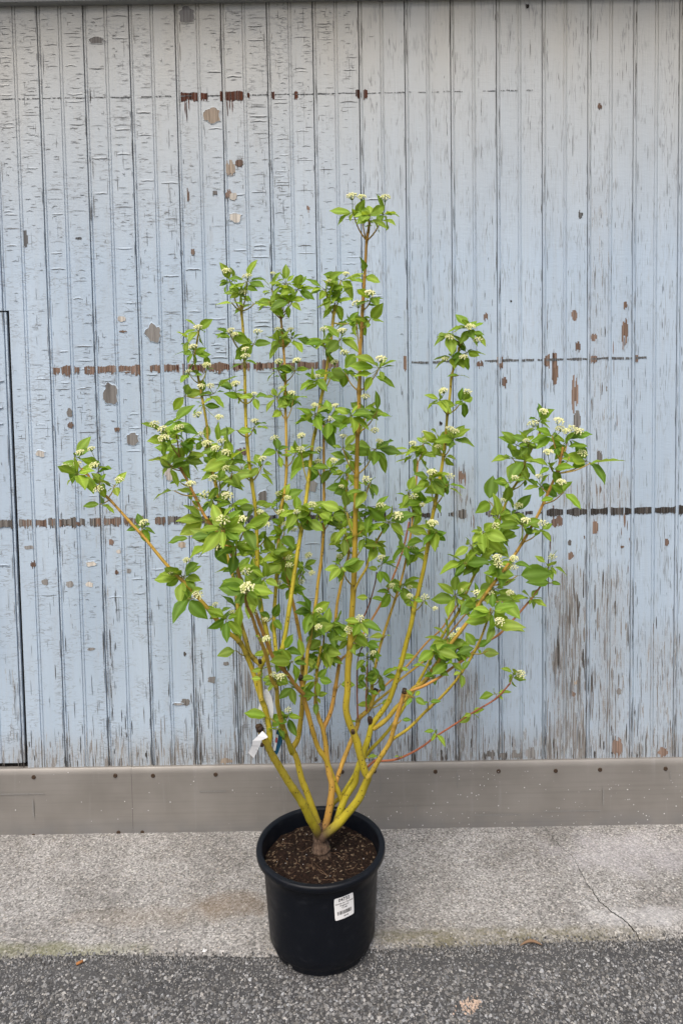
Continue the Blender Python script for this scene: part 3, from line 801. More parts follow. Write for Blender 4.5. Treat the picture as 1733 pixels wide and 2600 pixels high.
# soil
SOILZ = RIMZ - .042
mb = MB(); NR = 26; vs = []; NA = 72
def soil_z(x, y):
    r = math.hypot(x, y)
    z = SOILZ + .007 * mnoise.noise(Vector((x * 22, y * 22, 1))) + .004 * mnoise.noise(Vector((x * 70, y * 70, 2))) + .002 * mnoise.noise(Vector((x * 160, y * 160, 4)))
    return z + .012 * math.exp(-(r / .045) ** 2) - .006 * (r / .157) ** 4
for j in range(NR + 1):
    r = .1635 * BQ * j / NR
    for k in range(NA):
        a = 2*math.pi*k/NA; x, y = r*math.cos(a), r*math.sin(a); vs.append((POT.x + x, POT.y + y, soil_z(x, y)))
mb.add(vs, [(j*NA+k, j*NA+(k+1)%NA, (j+1)*NA+(k+1)%NA, (j+1)*NA+k)[::1] for j in range(NR) for k in range(NA)])
soil = mb.build('soil', MSOIL, pot, smooth=True)
mb = MB()
for i in range(950):
    r = .155 * math.sqrt(rnd.random()); a = U(0, 6.283); x, y = r*math.cos(a), r*math.sin(a); z = soil_z(x, y)
    q = U(0, 6.283); L = U(.003, .013) if rnd.random() < .8 else U(.012, .026); wd = U(.0008, .0028); t = U(-.3, .5)
    d = Vector((math.cos(q), math.sin(q), t)).normalized(); s_ = Vector((-math.sin(q), math.cos(q), U(-.4, .4))) * wd
    c = Vector((POT.x + x, POT.y + y, z + .0022)); up = Vector((0, 0, wd * .6))
    k = rnd.random()
    col = (.014, .008, .0055) if k < .62 else ((.038, .022, .0145) if k < .88 else ((.10, .062, .04) if k < .97 else (.24, .19, .13)))
    k = U(.7, 1.3); col = tuple(v * k for v in col)
    mb.add([c - d*L/2, c + s_ - up, c + d*L/2, c - s_ - up, c + up], [(0, 1, 4), (1, 2, 4), (2, 3, 4), (3, 0, 4)], col)
for i in range(46):                       # fine roots
    r = .15 * math.sqrt(rnd.random()); a = U(0, 6.283); p = Vector((r*math.cos(a), r*math.sin(a), 0)); q = U(0, 6.283); pts = []
    for k in range(6):
        if math.hypot(p.x, p.y) > .152: break
        pts.append(Vector((POT.x + p.x, POT.y + p.y, soil_z(p.x, p.y) + .003 + .002 * math.sin(k))))
        q += U(-.5, .5); p = p + Vector((math.cos(q), math.sin(q), 0)) * U(.005, .011)
    if len(pts) > 2: mb.tube(pts, [.0006] * len(pts), 4, rnd.choice(((.10, .06, .037), (.06, .037, .023), (.17, .11, .07))))
for i in range(22):                       # perlite crumbs
    r = .15 * math.sqrt(rnd.random()); a = U(0, 6.283); x, y = r*math.cos(a), r*math.sin(a)
    stone(mb, (POT.x + x, POT.y + y, soil_z(x, y) + .0012), U(.0010, .0021), (U(.45, .7),) * 3, .9)
mb.build('mulch', MCHIP, soil, kind='stuff')

# price sticker, bent round the pot
def on_pot(u, z, off):                     # u metres along the circumference from the sticker centre
    r = body_r(z) + off; a = A0 + u / body_r(z); return Vector((POT.x + r*math.cos(a), POT.y + r*math.sin(a), z))
pst = None; A0 = math.radians(-90 + 19.5)
best = None                                # find the sticker centre on the pot wall
for ai in range(-90, 0):
    for zi in range(40, 240, 4):
        a = math.radians(ai); z = z0 + zi / 1000.0; r = body_r(z)
        v = Vector((POT.x + r*math.cos(a), POT.y + r*math.sin(a), z)) - CAM
        qx = PXW/2 + FPX * v.dot(CR) / v.dot(CF); qy = PY0 - FPX * v.dot(CU) / v.dot(CF)
        e = (qx - 873) ** 2 + (qy - 2302) ** 2
        if best is None or e < best[0]: best = (e, a, z)
A0, ZC = best[1], best[2]
SW, SH = .058, .066; TILT = .06
def stk(u, v, off):
    c, s = math.cos(TILT), math.sin(TILT); return on_pot(u*c - v*s, ZC + u*s + v*c, off)
mb = MB(); nu, nv = 10, 6; vs = []
for j in range(nv + 1):
    for i in range(nu + 1):
        u = -SW/2 + SW*i/nu; v = -SH/2 + SH*j/nv
        if (i in (0, nu)) and (j in (0, nv)): u *= .965; v *= .965
        vs.append(stk(u, v, .0006))
mb.add(vs, [(j*(nu+1)+i, j*(nu+1)+i+1, (j+1)*(nu+1)+i+1, (j+1)*(nu+1)+i) for j in range(nv) for i in range(nu)])
sticker = mb.build('price_sticker', MSTICK, pot, smooth=True, label='white price sticker with black print and barcode')
def text_mesh(txt, size, place, name, mat, parent, bold=0.0):
    cu = bpy.data.curves.new(name, 'FONT'); cu.body = txt; cu.size = size; cu.align_x = 'CENTER'; cu.align_y = 'CENTER'; cu.offset = bold
    cu.resolution_u = 2
    to = bpy.data.objects.new(name, cu); COL.objects.link(to)
    dg = bpy.context.evaluated_depsgraph_get(); dg.update()
    me = bpy.data.meshes.new_from_object(to.evaluated_get(dg))
    bpy.data.objects.remove(to)
    for v in me.vertices: v.co = place(v.co.x, v.co.y)
    return obj(name, me, mat, parent)
for txt, size, v in (('04732', .0135, .0250), ("Cornus ser Cardinal", .0064, .0148), ('Dogwood', .0064, .0080), ('Ct #6', .0068, .0010)):
    text_mesh(txt, size, lambda x, y, v=v: stk(x, y + v, .0010), 'lettering', MINK, sticker, .00022 if size > .01 else .00010)
text_mesh('#5.44', .0058, lambda x, y: stk(x + .004, y - .0250, .0010), 'lettering', MINK, sticker, .00012)
mb = MB(); u = -.021
while u < .021:
    wd = rnd.choice((.0005, .0005, .0010, .0015)); mb.add([stk(u, -.0185, .0010), stk(u+wd, -.0185, .0010), stk(u+wd, -.0075, .0010), stk(u, -.0075, .0010)], [(0, 1, 2, 3)]); u += wd + rnd.choice((.0005, .0008, .0013))
mb.build('barcode', MINK, sticker)

# ------------------------------------------------------------------ shrub
YG, YO, OR, RB, BR = (.46, .40, .024), (.44, .34, .040), (.52, .285, .066), (.38, .135, .070), (.10, .066, .045)
STEMS = {}   # name: (points px, Y at start, Y at end, r px at start, r px at end, colour at start, colour at end)
def mixc(a, b, t): return tuple(x + (y - x) * t for x, y in zip(a, b))
DYS = POT.y + .47      # stem depths below are given for a pot axis at y = -.47
SD = [
 ('trunk', [(818, 2185), (816, 2160), (812, 2135), (808, 2108), (803, 2090)], -.47, -.47, 22, 15, BR, BR),
 ('L1', [(812, 2128), (801, 2104), (787, 2079), (769, 2042), (750, 2012), (732, 1985), (710, 1949), (689, 1914), (677, 1888), (664, 1862), (659, 1848)], -.47, -.60, 12, 8.5, YG, YO),
 ('L2', [(812, 2120), (805, 2088), (791, 2047), (778, 2010), (766, 1980), (753, 1927), (743, 1901), (756, 1876), (763, 1830), (767, 1796), (768, 1760), (768, 1702), (766, 1651), (759, 1604), (748, 1551), (738, 1505), (725, 1440), (717, 1380)], -.47, -.42, 10, 3, YG, OR),
 ('L1a', [(682, 1892), (684, 1855), (674, 1804), (664, 1776), (651, 1735), (641, 1702), (618, 1646), (602, 1624), (578, 1604), (554, 1578), (530, 1548), (498, 1511), (476, 1487), (440, 1452), (413, 1422), (365, 1363), (339, 1335), (281, 1271), (237, 1230), (225, 1208), (207, 1190)], -.58, -.52, 8, 2.6, YG, OR),
 ('L1b', [(664, 1780), (661, 1753), (659, 1710), (661, 1690), (648, 1676), (633, 1656), (623, 1620), (606, 1559), (597, 1484), (586, 1444), (574, 1395), (570, 1350), (557, 1287), (548, 1230), (531, 1166), (526, 1089), (520, 1048), (510, 992), (502, 953), (494, 915), (500, 870), (505, 838)], -.58, -.40, 6.5, 2.4, YO, YO),
 ('S2', [(661, 1692), (669, 1677), (682, 1645), (677, 1607), (669, 1572), (661, 1532), (656, 1479), (653, 1417), (651, 1330), (648, 1287), (640, 1230), (631, 1161), (625, 1086), (623, 1025), (621, 928), (617, 839), (613, 793), (611, 760)], -.56, -.34, 6.5, 3.2, YG, YO),
 ('F', [(741, 1912), (730, 1880), (717, 1842), (705, 1791), (702, 1750), (689, 1722), (677, 1669), (664, 1633), (651, 1600), (640, 1565), (626, 1535), (624, 1505)], -.52, -.76, 7, 4, YG, OR),
 ('M', [(820, 2110), (830, 2083), (840, 2026), (842, 1991), (837, 1970), (830, 1932), (827, 1893), (819, 1850), (807, 1817), (801, 1779), (803, 1727), (806, 1690), (815, 1640)], -.47, -.46, 11, 3, OR, YO),
 ('M1', [(862, 2065), (867, 2035), (853, 1998), (840, 1962), (827, 1929), (807, 1898), (794, 1858), (781, 1809), (773, 1779), (766, 1735), (763, 1720)], -.44, -.50, 7, 6, YG, OR),
 ('G1', [(770, 1762), (758, 1750), (743, 1730), (720, 1700), (695, 1672), (683, 1645), (672, 1618), (659, 1583), (645, 1546), (634, 1519), (613, 1479), (600, 1433), (585, 1390), (565, 1345)], -.52, -.72, 5.5, 4, OR, OR),
 ('S2b', [(712, 1692), (705, 1685), (701, 1660), (695, 1580), (699, 1511), (704, 1420), (710, 1330), (714, 1287), (723, 1244), (727, 1187), (726, 1086), (724, 1023), (724, 953), (720, 890), (716, 839), (713, 805), (715, 765)], -.56, -.22, 5.5, 2.6, YG, OR),
 ('S3', [(722, 1702), (712, 1677), (725, 1604), (739, 1511), (755, 1404), (765, 1344), (776, 1273), (785, 1201), (793, 1129), (802, 1086), (814, 1017), (825, 966), (832, 915), (840, 864), (845, 813), (849, 775)], -.56, -.30, 6.5, 3.4, YG, YO),
 ('S4', [(768, 1745), (776, 1710), (780, 1658), (788, 1618), (796, 1564), (803, 1521), (807, 1479), (815, 1425), (820, 1366), (822, 1330), (822, 1273), (822, 1215), (822, 1115), (823, 1070)], -.50, -.36, 5.5, 2.8, YO, OR),
 ('Mr', [(820, 1856), (824, 1842), (840, 1804), (850, 1753), (858, 1702), (861, 1676), (852, 1664), (848, 1640), (850, 1604), (855, 1537), (863, 1495), (871, 1457), (885, 1404), (878, 1362), (874, 1300), (880, 1235), (884, 1190)], -.465, -.33, 6, 2.2, OR, YO),
 ('R1', [(860, 1690), (866, 1675), (880, 1662), (901, 1646), (930, 1596), (981, 1505), (1019, 1406), (1033, 1350), (1038, 1325)], -.44, -.20, 3.2, 2.4, OR, RB),
 ('R', [(818, 2128), (824, 2120), (853, 2095), (881, 2065), (909, 2030), (924, 1998), (934, 1972), (927, 1962), (916, 1927), (906, 1886), (896, 1858), (886, 1835), (878, 1799), (882, 1753), (883, 1702), (888, 1645), (892, 1578), (897, 1497), (900, 1417), (901, 1359), (903, 1287), (905, 1201), (907, 1115), (911, 1043), (911, 995), (913, 959), (914, 895), (918, 831), (921, 768), (925, 704), (928, 660), (930, 617), (935, 585), (938, 560)], -.48, -.62, 11.5, 3.2, YG, OR),
 ('Rr', [(932, 1975), (942, 1962), (964, 1925), (989, 1884), (999, 1849), (1012, 1804), (1024, 1763), (1026, 1754)], -.53, -.56, 6.5, 5.5, YO, OR),
 ('R2', [(990, 1884), (996, 1877), (1037, 1849), (1079, 1807), (1117, 1772), (1149, 1737), (1168, 1712), (1193, 1673), (1219, 1622), (1237, 1572), (1245, 1545)], -.54, -.62, 4.2, 2.8, YO, YO),
 ('R3', [(1024, 1766), (1037, 1756), (1072, 1743), (1117, 1718), (1142, 1699), (1187, 1667), (1221, 1637), (1264, 1612), (1296, 1580), (1331, 1540), (1355, 1511), (1377, 1479), (1388, 1452)], -.55, -.30, 4, 2.4, OR, RB),
 ('P', [(850, 2095), (872, 2035), (886, 2010), (902, 1985), (906, 1957), (921, 1914), (934, 1876), (942, 1845), (949, 1832), (967, 1809), (988, 1776), (1005, 1728), (1018, 1685), (1029, 1639), (1043, 1586), (1051, 1543), (1062, 1500), (1075, 1444), (1086, 1382), (1097, 1312), (1104, 1279), (1113, 1228), (1122, 1179), (1129, 1125), (1135, 1053), (1142, 1000), (1146, 954), (1160, 905), (1168, 870)], -.46, -.42, 9, 2.8, YG, YO),
 ('R6', [(944, 1850), (955, 1846), (983, 1824), (1005, 1797), (1031, 1772), (1047, 1750), (1079, 1727), (1107, 1686), (1123, 1660), (1143, 1635), (1165, 1607), (1203, 1556), (1221, 1524), (1248, 1487), (1275, 1452), (1302, 1414), (1325, 1378), (1345, 1343), (1368, 1300), (1394, 1243), (1411, 1203), (1421, 1171), (1428, 1135)], -.45, -.52, 6, 3, YO, OR),
 ('R4', [(840, 2060), (847, 2040), (865, 2021), (890, 1982), (932, 1914), (967, 1876), (995, 1842), (1031, 1785), (1060, 1735), (1090, 1679), (1122, 1615), (1136, 1594), (1165, 1551), (1179, 1513), (1208, 1449), (1230, 1400), (1250, 1366), (1268, 1320), (1282, 1280), (1296, 1248), (1314, 1220), (1331, 1177), (1351, 1134), (1374, 1091)], -.43, -.38, 5, 2.8, YG, YO),
 ('Q', [(845, 2010), (855, 1978), (868, 1939), (888, 1888), (906, 1845), (911, 1824), (937, 1799), (949, 1763), (953, 1753)], -.46, -.38, 6, 5.5, OR, YO),
 ('Q2', [(949, 1770), (961, 1756), (1002, 1718), (1034, 1689), (1082, 1632), (1117, 1600), (1138, 1570), (1160, 1535)], -.385, -.26, 3, 2, OR, OR),
 ('Q1', [(930, 1806), (957, 1779), (989, 1753), (1012, 1728), (1066, 1686), (1087, 1668), (1130, 1620), (1157, 1588), (1184, 1556)], -.385, -.24, 3.6, 2, YO, OR),
 ('S6', [(948, 1768), (944, 1743), (952, 1695), (960, 1658), (971, 1618), (984, 1578), (1003, 1521), (1019, 1470), (1032, 1412), (1043, 1350), (1048, 1301), (1053, 1263), (1056, 1223), (1060, 1175)], -.38, -.27, 4.2, 2.3, YO, OR),
 ('S7', [(898, 1649), (909, 1600), (930, 1551), (941, 1521), (952, 1479), (956, 1452)], -.38, -.32, 2.4, 1.6, RB, BR),
 ('tw', [(908, 1824), (906, 1753), (906, 1690), (912, 1660), (919, 1640)], -.42, -.44, 2.6, 1.3, RB, BR),
 ('tw2', [(930, 1806), (929, 1770), (930, 1735), (932, 1690)], -.40, -.42, 2, 1.4, RB, OR),
 ('R7', [(929, 1950), (954, 1930), (967, 1932), (1005, 1928), (1043, 1912), (1075, 1893), (1104, 1871), (1149, 1842), (1187, 1817), (1219, 1798), (1260, 1772), (1295, 1734)], -.45, -.55, 3, 1.9, RB, RB),
 ('TB', [(899, 1499), (912, 1472), (930, 1441), (938, 1412), (965, 1358), (986, 1330)], -.553, -.53, 3.6, 2.4, YO, YO),
 ('H1', [(597, 1428), (575, 1385), (548, 1348), (522, 1313), (505, 1281), (476, 1221), (459, 1189), (455, 1155)], -.66, -.66, 4, 3, OR, OR),
]
def spread(y): return -.47 + (y + .47) * (1.35 if y < -.47 else 1.2)
for nm, pts, ya, yb, ra, rb, ca, cb in SD:
    ya, yb = spread(ya), spread(yb)
    L = [0]
    for a, b in zip(pts, pts[1:]): L.append(L[-1] + math.hypot(a[0]-b[0], a[1]-b[1]))
    STEMS[nm] = dict(pts=pts, t=[l / L[-1] for l in L], ya=ya + DYS, yb=yb + DYS, ra=ra, rb=rb, ca=ca, cb=cb)
def stem_y(s, t): return s['ya'] + (s['yb'] - s['ya']) * (t ** .85)
def stem_at_y(nm, py):                      # point on a stem where it passes photo row py (seen from its tip)
    s = STEMS[nm]; P = s['pts']; T = s['t']
    for i in range(len(P) - 1, 0, -1):
        y0_, y1_ = P[i-1][1], P[i][1]
        if min(y0_, y1_) <= py <= max(y0_, y1_):
            k = (py - y0_) / (y1_ - y0_) if y1_ != y0_ else 0
            t = T[i-1] + (T[i] - T[i-1]) * k
            return at(P[i-1][0] + (P[i][0]-P[i-1][0]) * k, py, stem_y(s, t)), t
    i = len(P) - 1 if py < P[-1][1] else 0
    return at(P[i][0], P[i][1], stem_y(s, T[i])), T[i]
def cr_curve(P, n=5):
    out = []
    for i in range(len(P) - 1):
        p0 = P[max(i-1, 0)]; p1 = P[i]; p2 = P[i+1]; p3 = P[min(i+2, len(P)-1)]
        for k in range(n):
            t = k / n
            out.append(.5 * ((2*p1) + (p2-p0)*t + (2*p0-5*p1+4*p2-p3)*t*t + (3*p1-p0-3*p2+p3)*t**3))
    out.append(P[-1]); return out
# clusters: stem, row where the twig leaves the stem, centre x, y, spread, leaves[, leaf size]
CL = [
 ('R',612,895,540,34,5),('R',612,918,552,30,4,26),('R',590,938,545,40,6),('R',612,972,545,34,6),('R',705,924,700,38,3),('R',790,945,755,36,6),('R',902,905,815,42,9),('R',835,938,812,36,4),
 ('S3',812,865,712,52,10,44),('S3',800,825,735,50,13),('S3',795,850,770,36,6),('S3',820,885,822,32,5,30),('S3',900,820,868,38,7),('S3',900,862,862,36,7),('S3',992,803,965,32,6),('S3',992,842,950,38,6),
 ('R',995,873,940,44,9),('R',995,962,935,58,9,48),('R',1104,890,1055,44,9),('R',1104,930,1050,42,7),('R',1100,957,1045,36,4),('S3',1100,800,1050,46,11),('S4',1115,835,1060,52,13),
 ('S2b',1187,703,1145,30,5,30),('S2b',1187,752,1148,32,5,30),('S3',1227,765,1150,34,5),('S4',1221,800,1175,42,6),('S4',1221,838,1190,38,7),('Mr',1235,877,1198,45,8),
 ('R',1208,870,1138,46,8),('R',1208,952,1140,56,9,46),('R',1290,940,1225,46,7,44),('Mr',1300,882,1240,45,7),
 ('S3',1350,750,1300,42,8),('S3',1350,790,1295,45,9),('S4',1350,808,1300,40,7),('S4',1350,845,1295,46,9),('S2b',1290,715,1270,45,8),('S2b',1310,690,1285,36,4),('S2b',1400,725,1330,46,10),
 ('R',1364,880,1300,56,12),('Mr',1404,868,1345,50,10),('R',1364,945,1300,50,9),('TB',1330,985,1325,52,9,46),('TB',1412,955,1385,42,5),('R',1420,925,1365,38,5),('Mr',1404,875,1395,40,6),('R',1490,866,1440,42,8),
 ('P',954,1150,905,44,8),('P',905,1185,895,40,7),('P',870,1142,850,40,6),('P',880,1190,835,46,9),('P',955,1165,952,20,2,22),('P',1053,1115,1015,38,6),('P',1053,1172,1018,38,6),
 ('P',1163,1110,1115,40,6),('P',1163,1150,1115,42,7),('P',1163,1130,1158,36,3),('P',1286,1092,1215,44,8),('P',1286,1135,1230,44,7),('P',1290,1100,1265,46,3),('S6',1175,1055,1150,56,10),('S6',1175,1075,1125,36,6),
 ('S6',1300,1035,1250,46,7),('S6',1310,1075,1275,36,4),('S6',1320,1035,1288,32,4,30),('P',1375,1085,1348,36,5),('P',1375,1108,1350,36,5),('S6',1415,1030,1385,38,6),('S6',1415,1060,1402,36,5),
 ('S6',1521,980,1488,34,4),('S6',1521,1025,1482,40,6),('P',1554,1042,1520,28,4,26),('P',1554,1076,1525,28,3,26),('S6',1620,980,1612,30,2,30),('S7',1460,970,1432,36,6,30),('S7',1524,938,1518,40,2,36),
 ('R',1640,888,1605,42,9),('R',1640,915,1580,36,5),('tw',1650,927,1632,42,6,40),('tw2',1690,932,1668,40,8,30),('tw2',1730,930,1710,34,7,26),('tw2',1770,934,1745,34,6,26),('S6',1740,965,1720,42,5,32),('Q',1799,968,1785,48,2,40),
 ('Q',1830,906,1832,20,1,24),('P',1920,938,1925,20,1,26),('M',1727,803,1722,44,5,36),('M',1790,800,1765,36,5,24),('S4',1640,795,1580,46,10),('M',1690,825,1600,56,15),('M',1700,820,1650,52,13),('Mr',1620,845,1590,45,8),('S4',1580,790,1555,36,5),('Mr',1750,864,1735,32,1,34),
 ('F',1745,700,1725,30,8,22),('S3',1650,722,1650,46,4,46),('S3',1690,742,1680,52,5,48),('L2',1700,766,1672,36,3,36),('L1b',1700,664,1700,40,3,40),('L1b',1720,664,1724,30,2,30),('L1b',1670,641,1665,32,3,32),('L1a',1635,602,1588,46,3,48),('L1a',1665,600,1652,46,1,52),
 ('F',1842,730,1818,52,5,48),('F',1860,703,1850,30,4,28),('F',1838,680,1820,36,2,52),('M1',1750,740,1742,40,5,34),('L1a',1590,575,1570,52,7,46),('L1a',1570,550,1560,42,4,42),('L1b',1565,600,1545,38,4,40),
 ('L1a',1475,466,1465,62,14,46),('L1a',1511,478,1520,54,4,54),('L1a',1355,362,1338,36,5,34),('L1a',1269,256,1280,38,3,40),('L1a',1265,292,1232,42,5,36),('L1a',1205,190,1160,46,6,40),('L1a',1205,197,1205,50,5,46),('L1a',1222,255,1185,46,5,48),('L1a',1235,255,1225,36,5,30),
 ('H1',1160,420,1095,52,7,44),('H1',1160,445,1072,46,5,46),('H1',1160,462,1120,50,9,42),('H1',1190,405,1160,46,4,40),('H1',1170,470,1165,46,9,42),('H1',1195,432,1185,44,5,40),('L1b',1166,520,1120,48,9,42),('L1b',1166,565,1130,46,7,44),('L1b',1200,592,1165,48,5,48),
 ('L1b',1230,540,1180,46,8,42),('L1b',1287,558,1220,52,9,48),('L1b',1287,590,1200,42,5,44),('H1',1235,455,1222,36,2,34),('H1',1260,442,1246,42,2,42),('H1',1300,488,1272,36,3,36),('L1b',1340,540,1272,46,7,42),('L1b',1340,590,1280,42,7,40),
 ('H1',1330,520,1322,52,7,48),('G1',1355,565,1342,66,15,56),('G1',1400,622,1340,56,9,52),('G1',1420,600,1388,52,9,50),('G1',1400,545,1382,52,8,52),('H1',1345,482,1366,40,2,46),
 ('S2',1440,640,1410,46,7,42),('L2',1440,720,1420,56,12,46),('L2',1505,738,1490,46,7,46),('L2',1440,690,1400,46,8,42),('L1b',1490,600,1450,46,7,44),('F',1510,626,1500,52,8,54),('S2',1480,672,1470,46,7,44),('L2',1500,770,1440,46,7,42),('S2',1390,672,1370,42,6,40),('G1',1480,650,1510,46,5,50),
 ('S2',1580,690,1570,38,5,30),('F',1610,660,1620,30,3,26),
 ('L1b',838,505,838,40,5,34),('L1b',890,475,862,40,4,36),('L1b',915,490,893,42,7,34),('L1b',975,525,940,34,4,30),('L1b',975,480,948,30,4,28),('L1b',1010,470,1005,52,3,52),('L1b',1005,545,998,52,4,48),('L1b',1030,515,1028,34,4,32),
 ('S2',793,585,715,46,8,36),('S2',793,627,715,48,11,38),('S2',780,610,745,42,6,36),('S2',790,588,768,48,2,48),('S2',790,645,772,48,3,44),('S2',900,583,845,42,6,36),('S2',900,645,872,48,4,46),('S2',930,618,918,58,2,62),('S2',1027,597,995,38,6,32),('S2',1027,645,1008,32,4,30),
 ('S2',1112,645,1085,40,4,34),('S2',1110,602,1092,44,2,46),('S2',1224,665,1180,42,6,32),('S2',1224,612,1188,44,5,36),('S2',1320,650,1290,44,6,36),
 ('S2b',811,690,735,50,10,38),('S2b',811,725,720,50,13,38),('S2b',800,755,735,46,11,38),('S2b',811,735,765,42,6,36),('S2b',811,682,765,36,5,34),('S2b',884,705,855,38,5,36),('S2b',884,742,858,46,5,40),('S2b',971,706,940,36,5,30),('S2b',971,750,940,38,6,32),('S2b',1069,703,1010,42,8,34),('S2b',1069,745,1015,46,8,38),
 ('R4',1100,1365,1070,46,7,38),('R4',1140,1310,1130,46,5,44),('R4',1145,1340,1125,40,7,32),('R4',1185,1300,1165,50,5,50),('R4',1195,1330,1170,46,4,46),('R4',1250,1288,1225,52,5,48),('R4',1245,1335,1215,36,5,30),
 ('R6',1171,1400,1105,46,5,42),('R6',1160,1440,1115,50,8,42),('R6',1203,1488,1170,54,4,58),('R6',1203,1445,1160,32,4,30),('R6',1203,1395,1185,46,6,44),('R6',1280,1430,1250,46,4,44),('R6',1250,1372,1235,44,5,44),('R6',1378,1372,1345,36,5,34),('R6',1378,1325,1330,46,7,38),
 ('R4',1330,1262,1310,48,9,44),('R4',1400,1225,1350,48,9,44),('R4',1400,1265,1365,50,13,42),('R4',1320,1305,1300,46,7,40),('R4',1420,1195,1385,50,7,44),('R4',1449,1240,1400,46,9,40),('R4',1300,1240,1272,48,3,50),('R4',1455,1180,1430,50,7,46),('R4',1449,1215,1425,44,6,42),
 ('R6',1450,1265,1430,44,7,40),('R6',1452,1300,1432,36,4,34),('R6',1487,1312,1462,52,2,62),('R4',1551,1155,1510,52,8,46),('R6',1556,1210,1515,52,9,46),('R6',1510,1255,1495,50,8,44),('R6',1524,1305,1525,52,4,52),('R2',1572,1250,1550,50,5,44),('R2',1560,1256,1588,52,6,50),
 ('R6',1645,1135,1620,52,7,44),('R6',1670,1105,1650,52,7,44),('R6',1650,1165,1645,46,6,42),('R2',1660,1210,1645,44,4,38),('R2',1660,1238,1652,38,1,40),('Q1',1690,1062,1670,36,2,34),('R6',1695,1140,1682,50,3,46),('R6',1705,1088,1695,42,4,36),('R6',1727,1105,1715,36,3,32),('R2',1712,1170,1705,30,3,26),('P',1700,1018,1694,34,2,32),('R2',1800,1087,1782,28,2,26),('Rr',1840,1018,1828,26,1,28),('Rr',1763,1050,1770,32,4,26),
 ('R3',1511,1345,1520,42,5,36),('R3',1470,1392,1435,50,8,38),('R3',1479,1402,1480,46,2,44),('R7',1740,1303,1710,40,6,34),('R7',1772,1258,1762,34,4,30),('R7',1817,1196,1812,30,4,28),('R7',1871,1106,1856,32,4,28),('R7',1926,1013,1920,14,2,12),('trunk',2150,833,2149,8,1,9),('R6',1203,1498,1176,40,1,62),
]
shrub = thing('dogwood_shrub', (POT.x, POT.y, SOILZ), 'tall leafy yellow-stemmed dogwood shrub with cream flower clusters, growing in the black pot', 'shrub')
SOBJ = {}
NODES = {}
for nm, *_ in SD:
    s = STEMS[nm]; T = s['t']
    P3 = [at(p[0], p[1], stem_y(s, t)) for p, t in zip(s['pts'], T)]
    C3 = cr_curve(P3, 9); n = len(C3)
    tt = []
    for i in range(len(T) - 1):
        for k in range(9): tt.append(T[i] + (T[i+1] - T[i]) * k / 9)
    tt.append(1.0)
    nodes = [stem_at_y(nm, q)[1] for q in sorted({r_[1] for r_ in CL if r_[0] == nm})]
    rad, col = [], []
    for i in range(n):
        y = stem_y(s, tt[i]); r = (s['ra'] + (s['rb'] - s['ra']) * tt[i] ** .8) * mpp(y)
        if nm == 'trunk': r *= 1 + .35 * (1 - tt[i]) ** 3
        node = 1 + .10 * max(0, math.sin(tt[i] * 45)) ** 8 + .05 * mnoise.noise(C3[i] * 40)
        rad.append(r * node)
        c = mixc(s['ca'], s['cb'], tt[i])
        if nm in ('L1', 'L2', 'M', 'R', 'P') :
            k = max(0, min(1, 1 - (C3[i].z - SOILZ - .075) / .055)); c = mixc(c, BR, k)
        nd = min([abs(tt[i] - q) for q in nodes] or [1]) * sum((b_ - a_).length for a_, b_ in zip(P3, P3[1:]))
        k = (.9 + .25 * mnoise.noise(C3[i] * 15)) * (.62 if nd < .006 else 1.0)
        if nd < .009: rad[-1] *= 1.14
        col.append(tuple(x * k for x in c))
    mb = MB(); mb.tube(C3, rad, 9 if s['ra'] > 5 else 7, col)
    if nm in ('L1', 'M1', 'Rr', 'Q'):           # pruned dark ends
        d = (C3[-1] - C3[-2]).normalized(); mb.tube([C3[-1] - d*.006, C3[-1] + d*.006], [rad[-1]*1.22, rad[-1]*1.05], 8, (.035, .022, .014))
    SOBJ[nm] = mb.build('trunk' if nm == 'trunk' else 'stem', MBARK if nm == 'trunk' else MSTEM, shrub, smooth=True)
for (px, py, Y, r, dx, dy) in ((661, 1684, -.57, 7, -2, -9), (741, 1898, -.52, 6, -4, -9), (896, 1862, -.552, 8, -1, -8), (940, 1836, -.45, 10, -2, -14), (955, 1931, -.455, 5, 5, -6), (656, 1852, -.60, 10, -2, -10), (668, 1892, -.59, 8, -8, -2)):
    Y = spread(Y) + DYS; a = at(px, py, Y); b = at(px + dx, py + dy, Y - .004); r *= mpp(Y) * .62
    mb = MB(); mb.tube([a, (a+b)/2, b], [r, r*1.15, r*1.0], 8, (.055, .034, .02)); mb.build('pruned_stub', MSTEM, shrub)

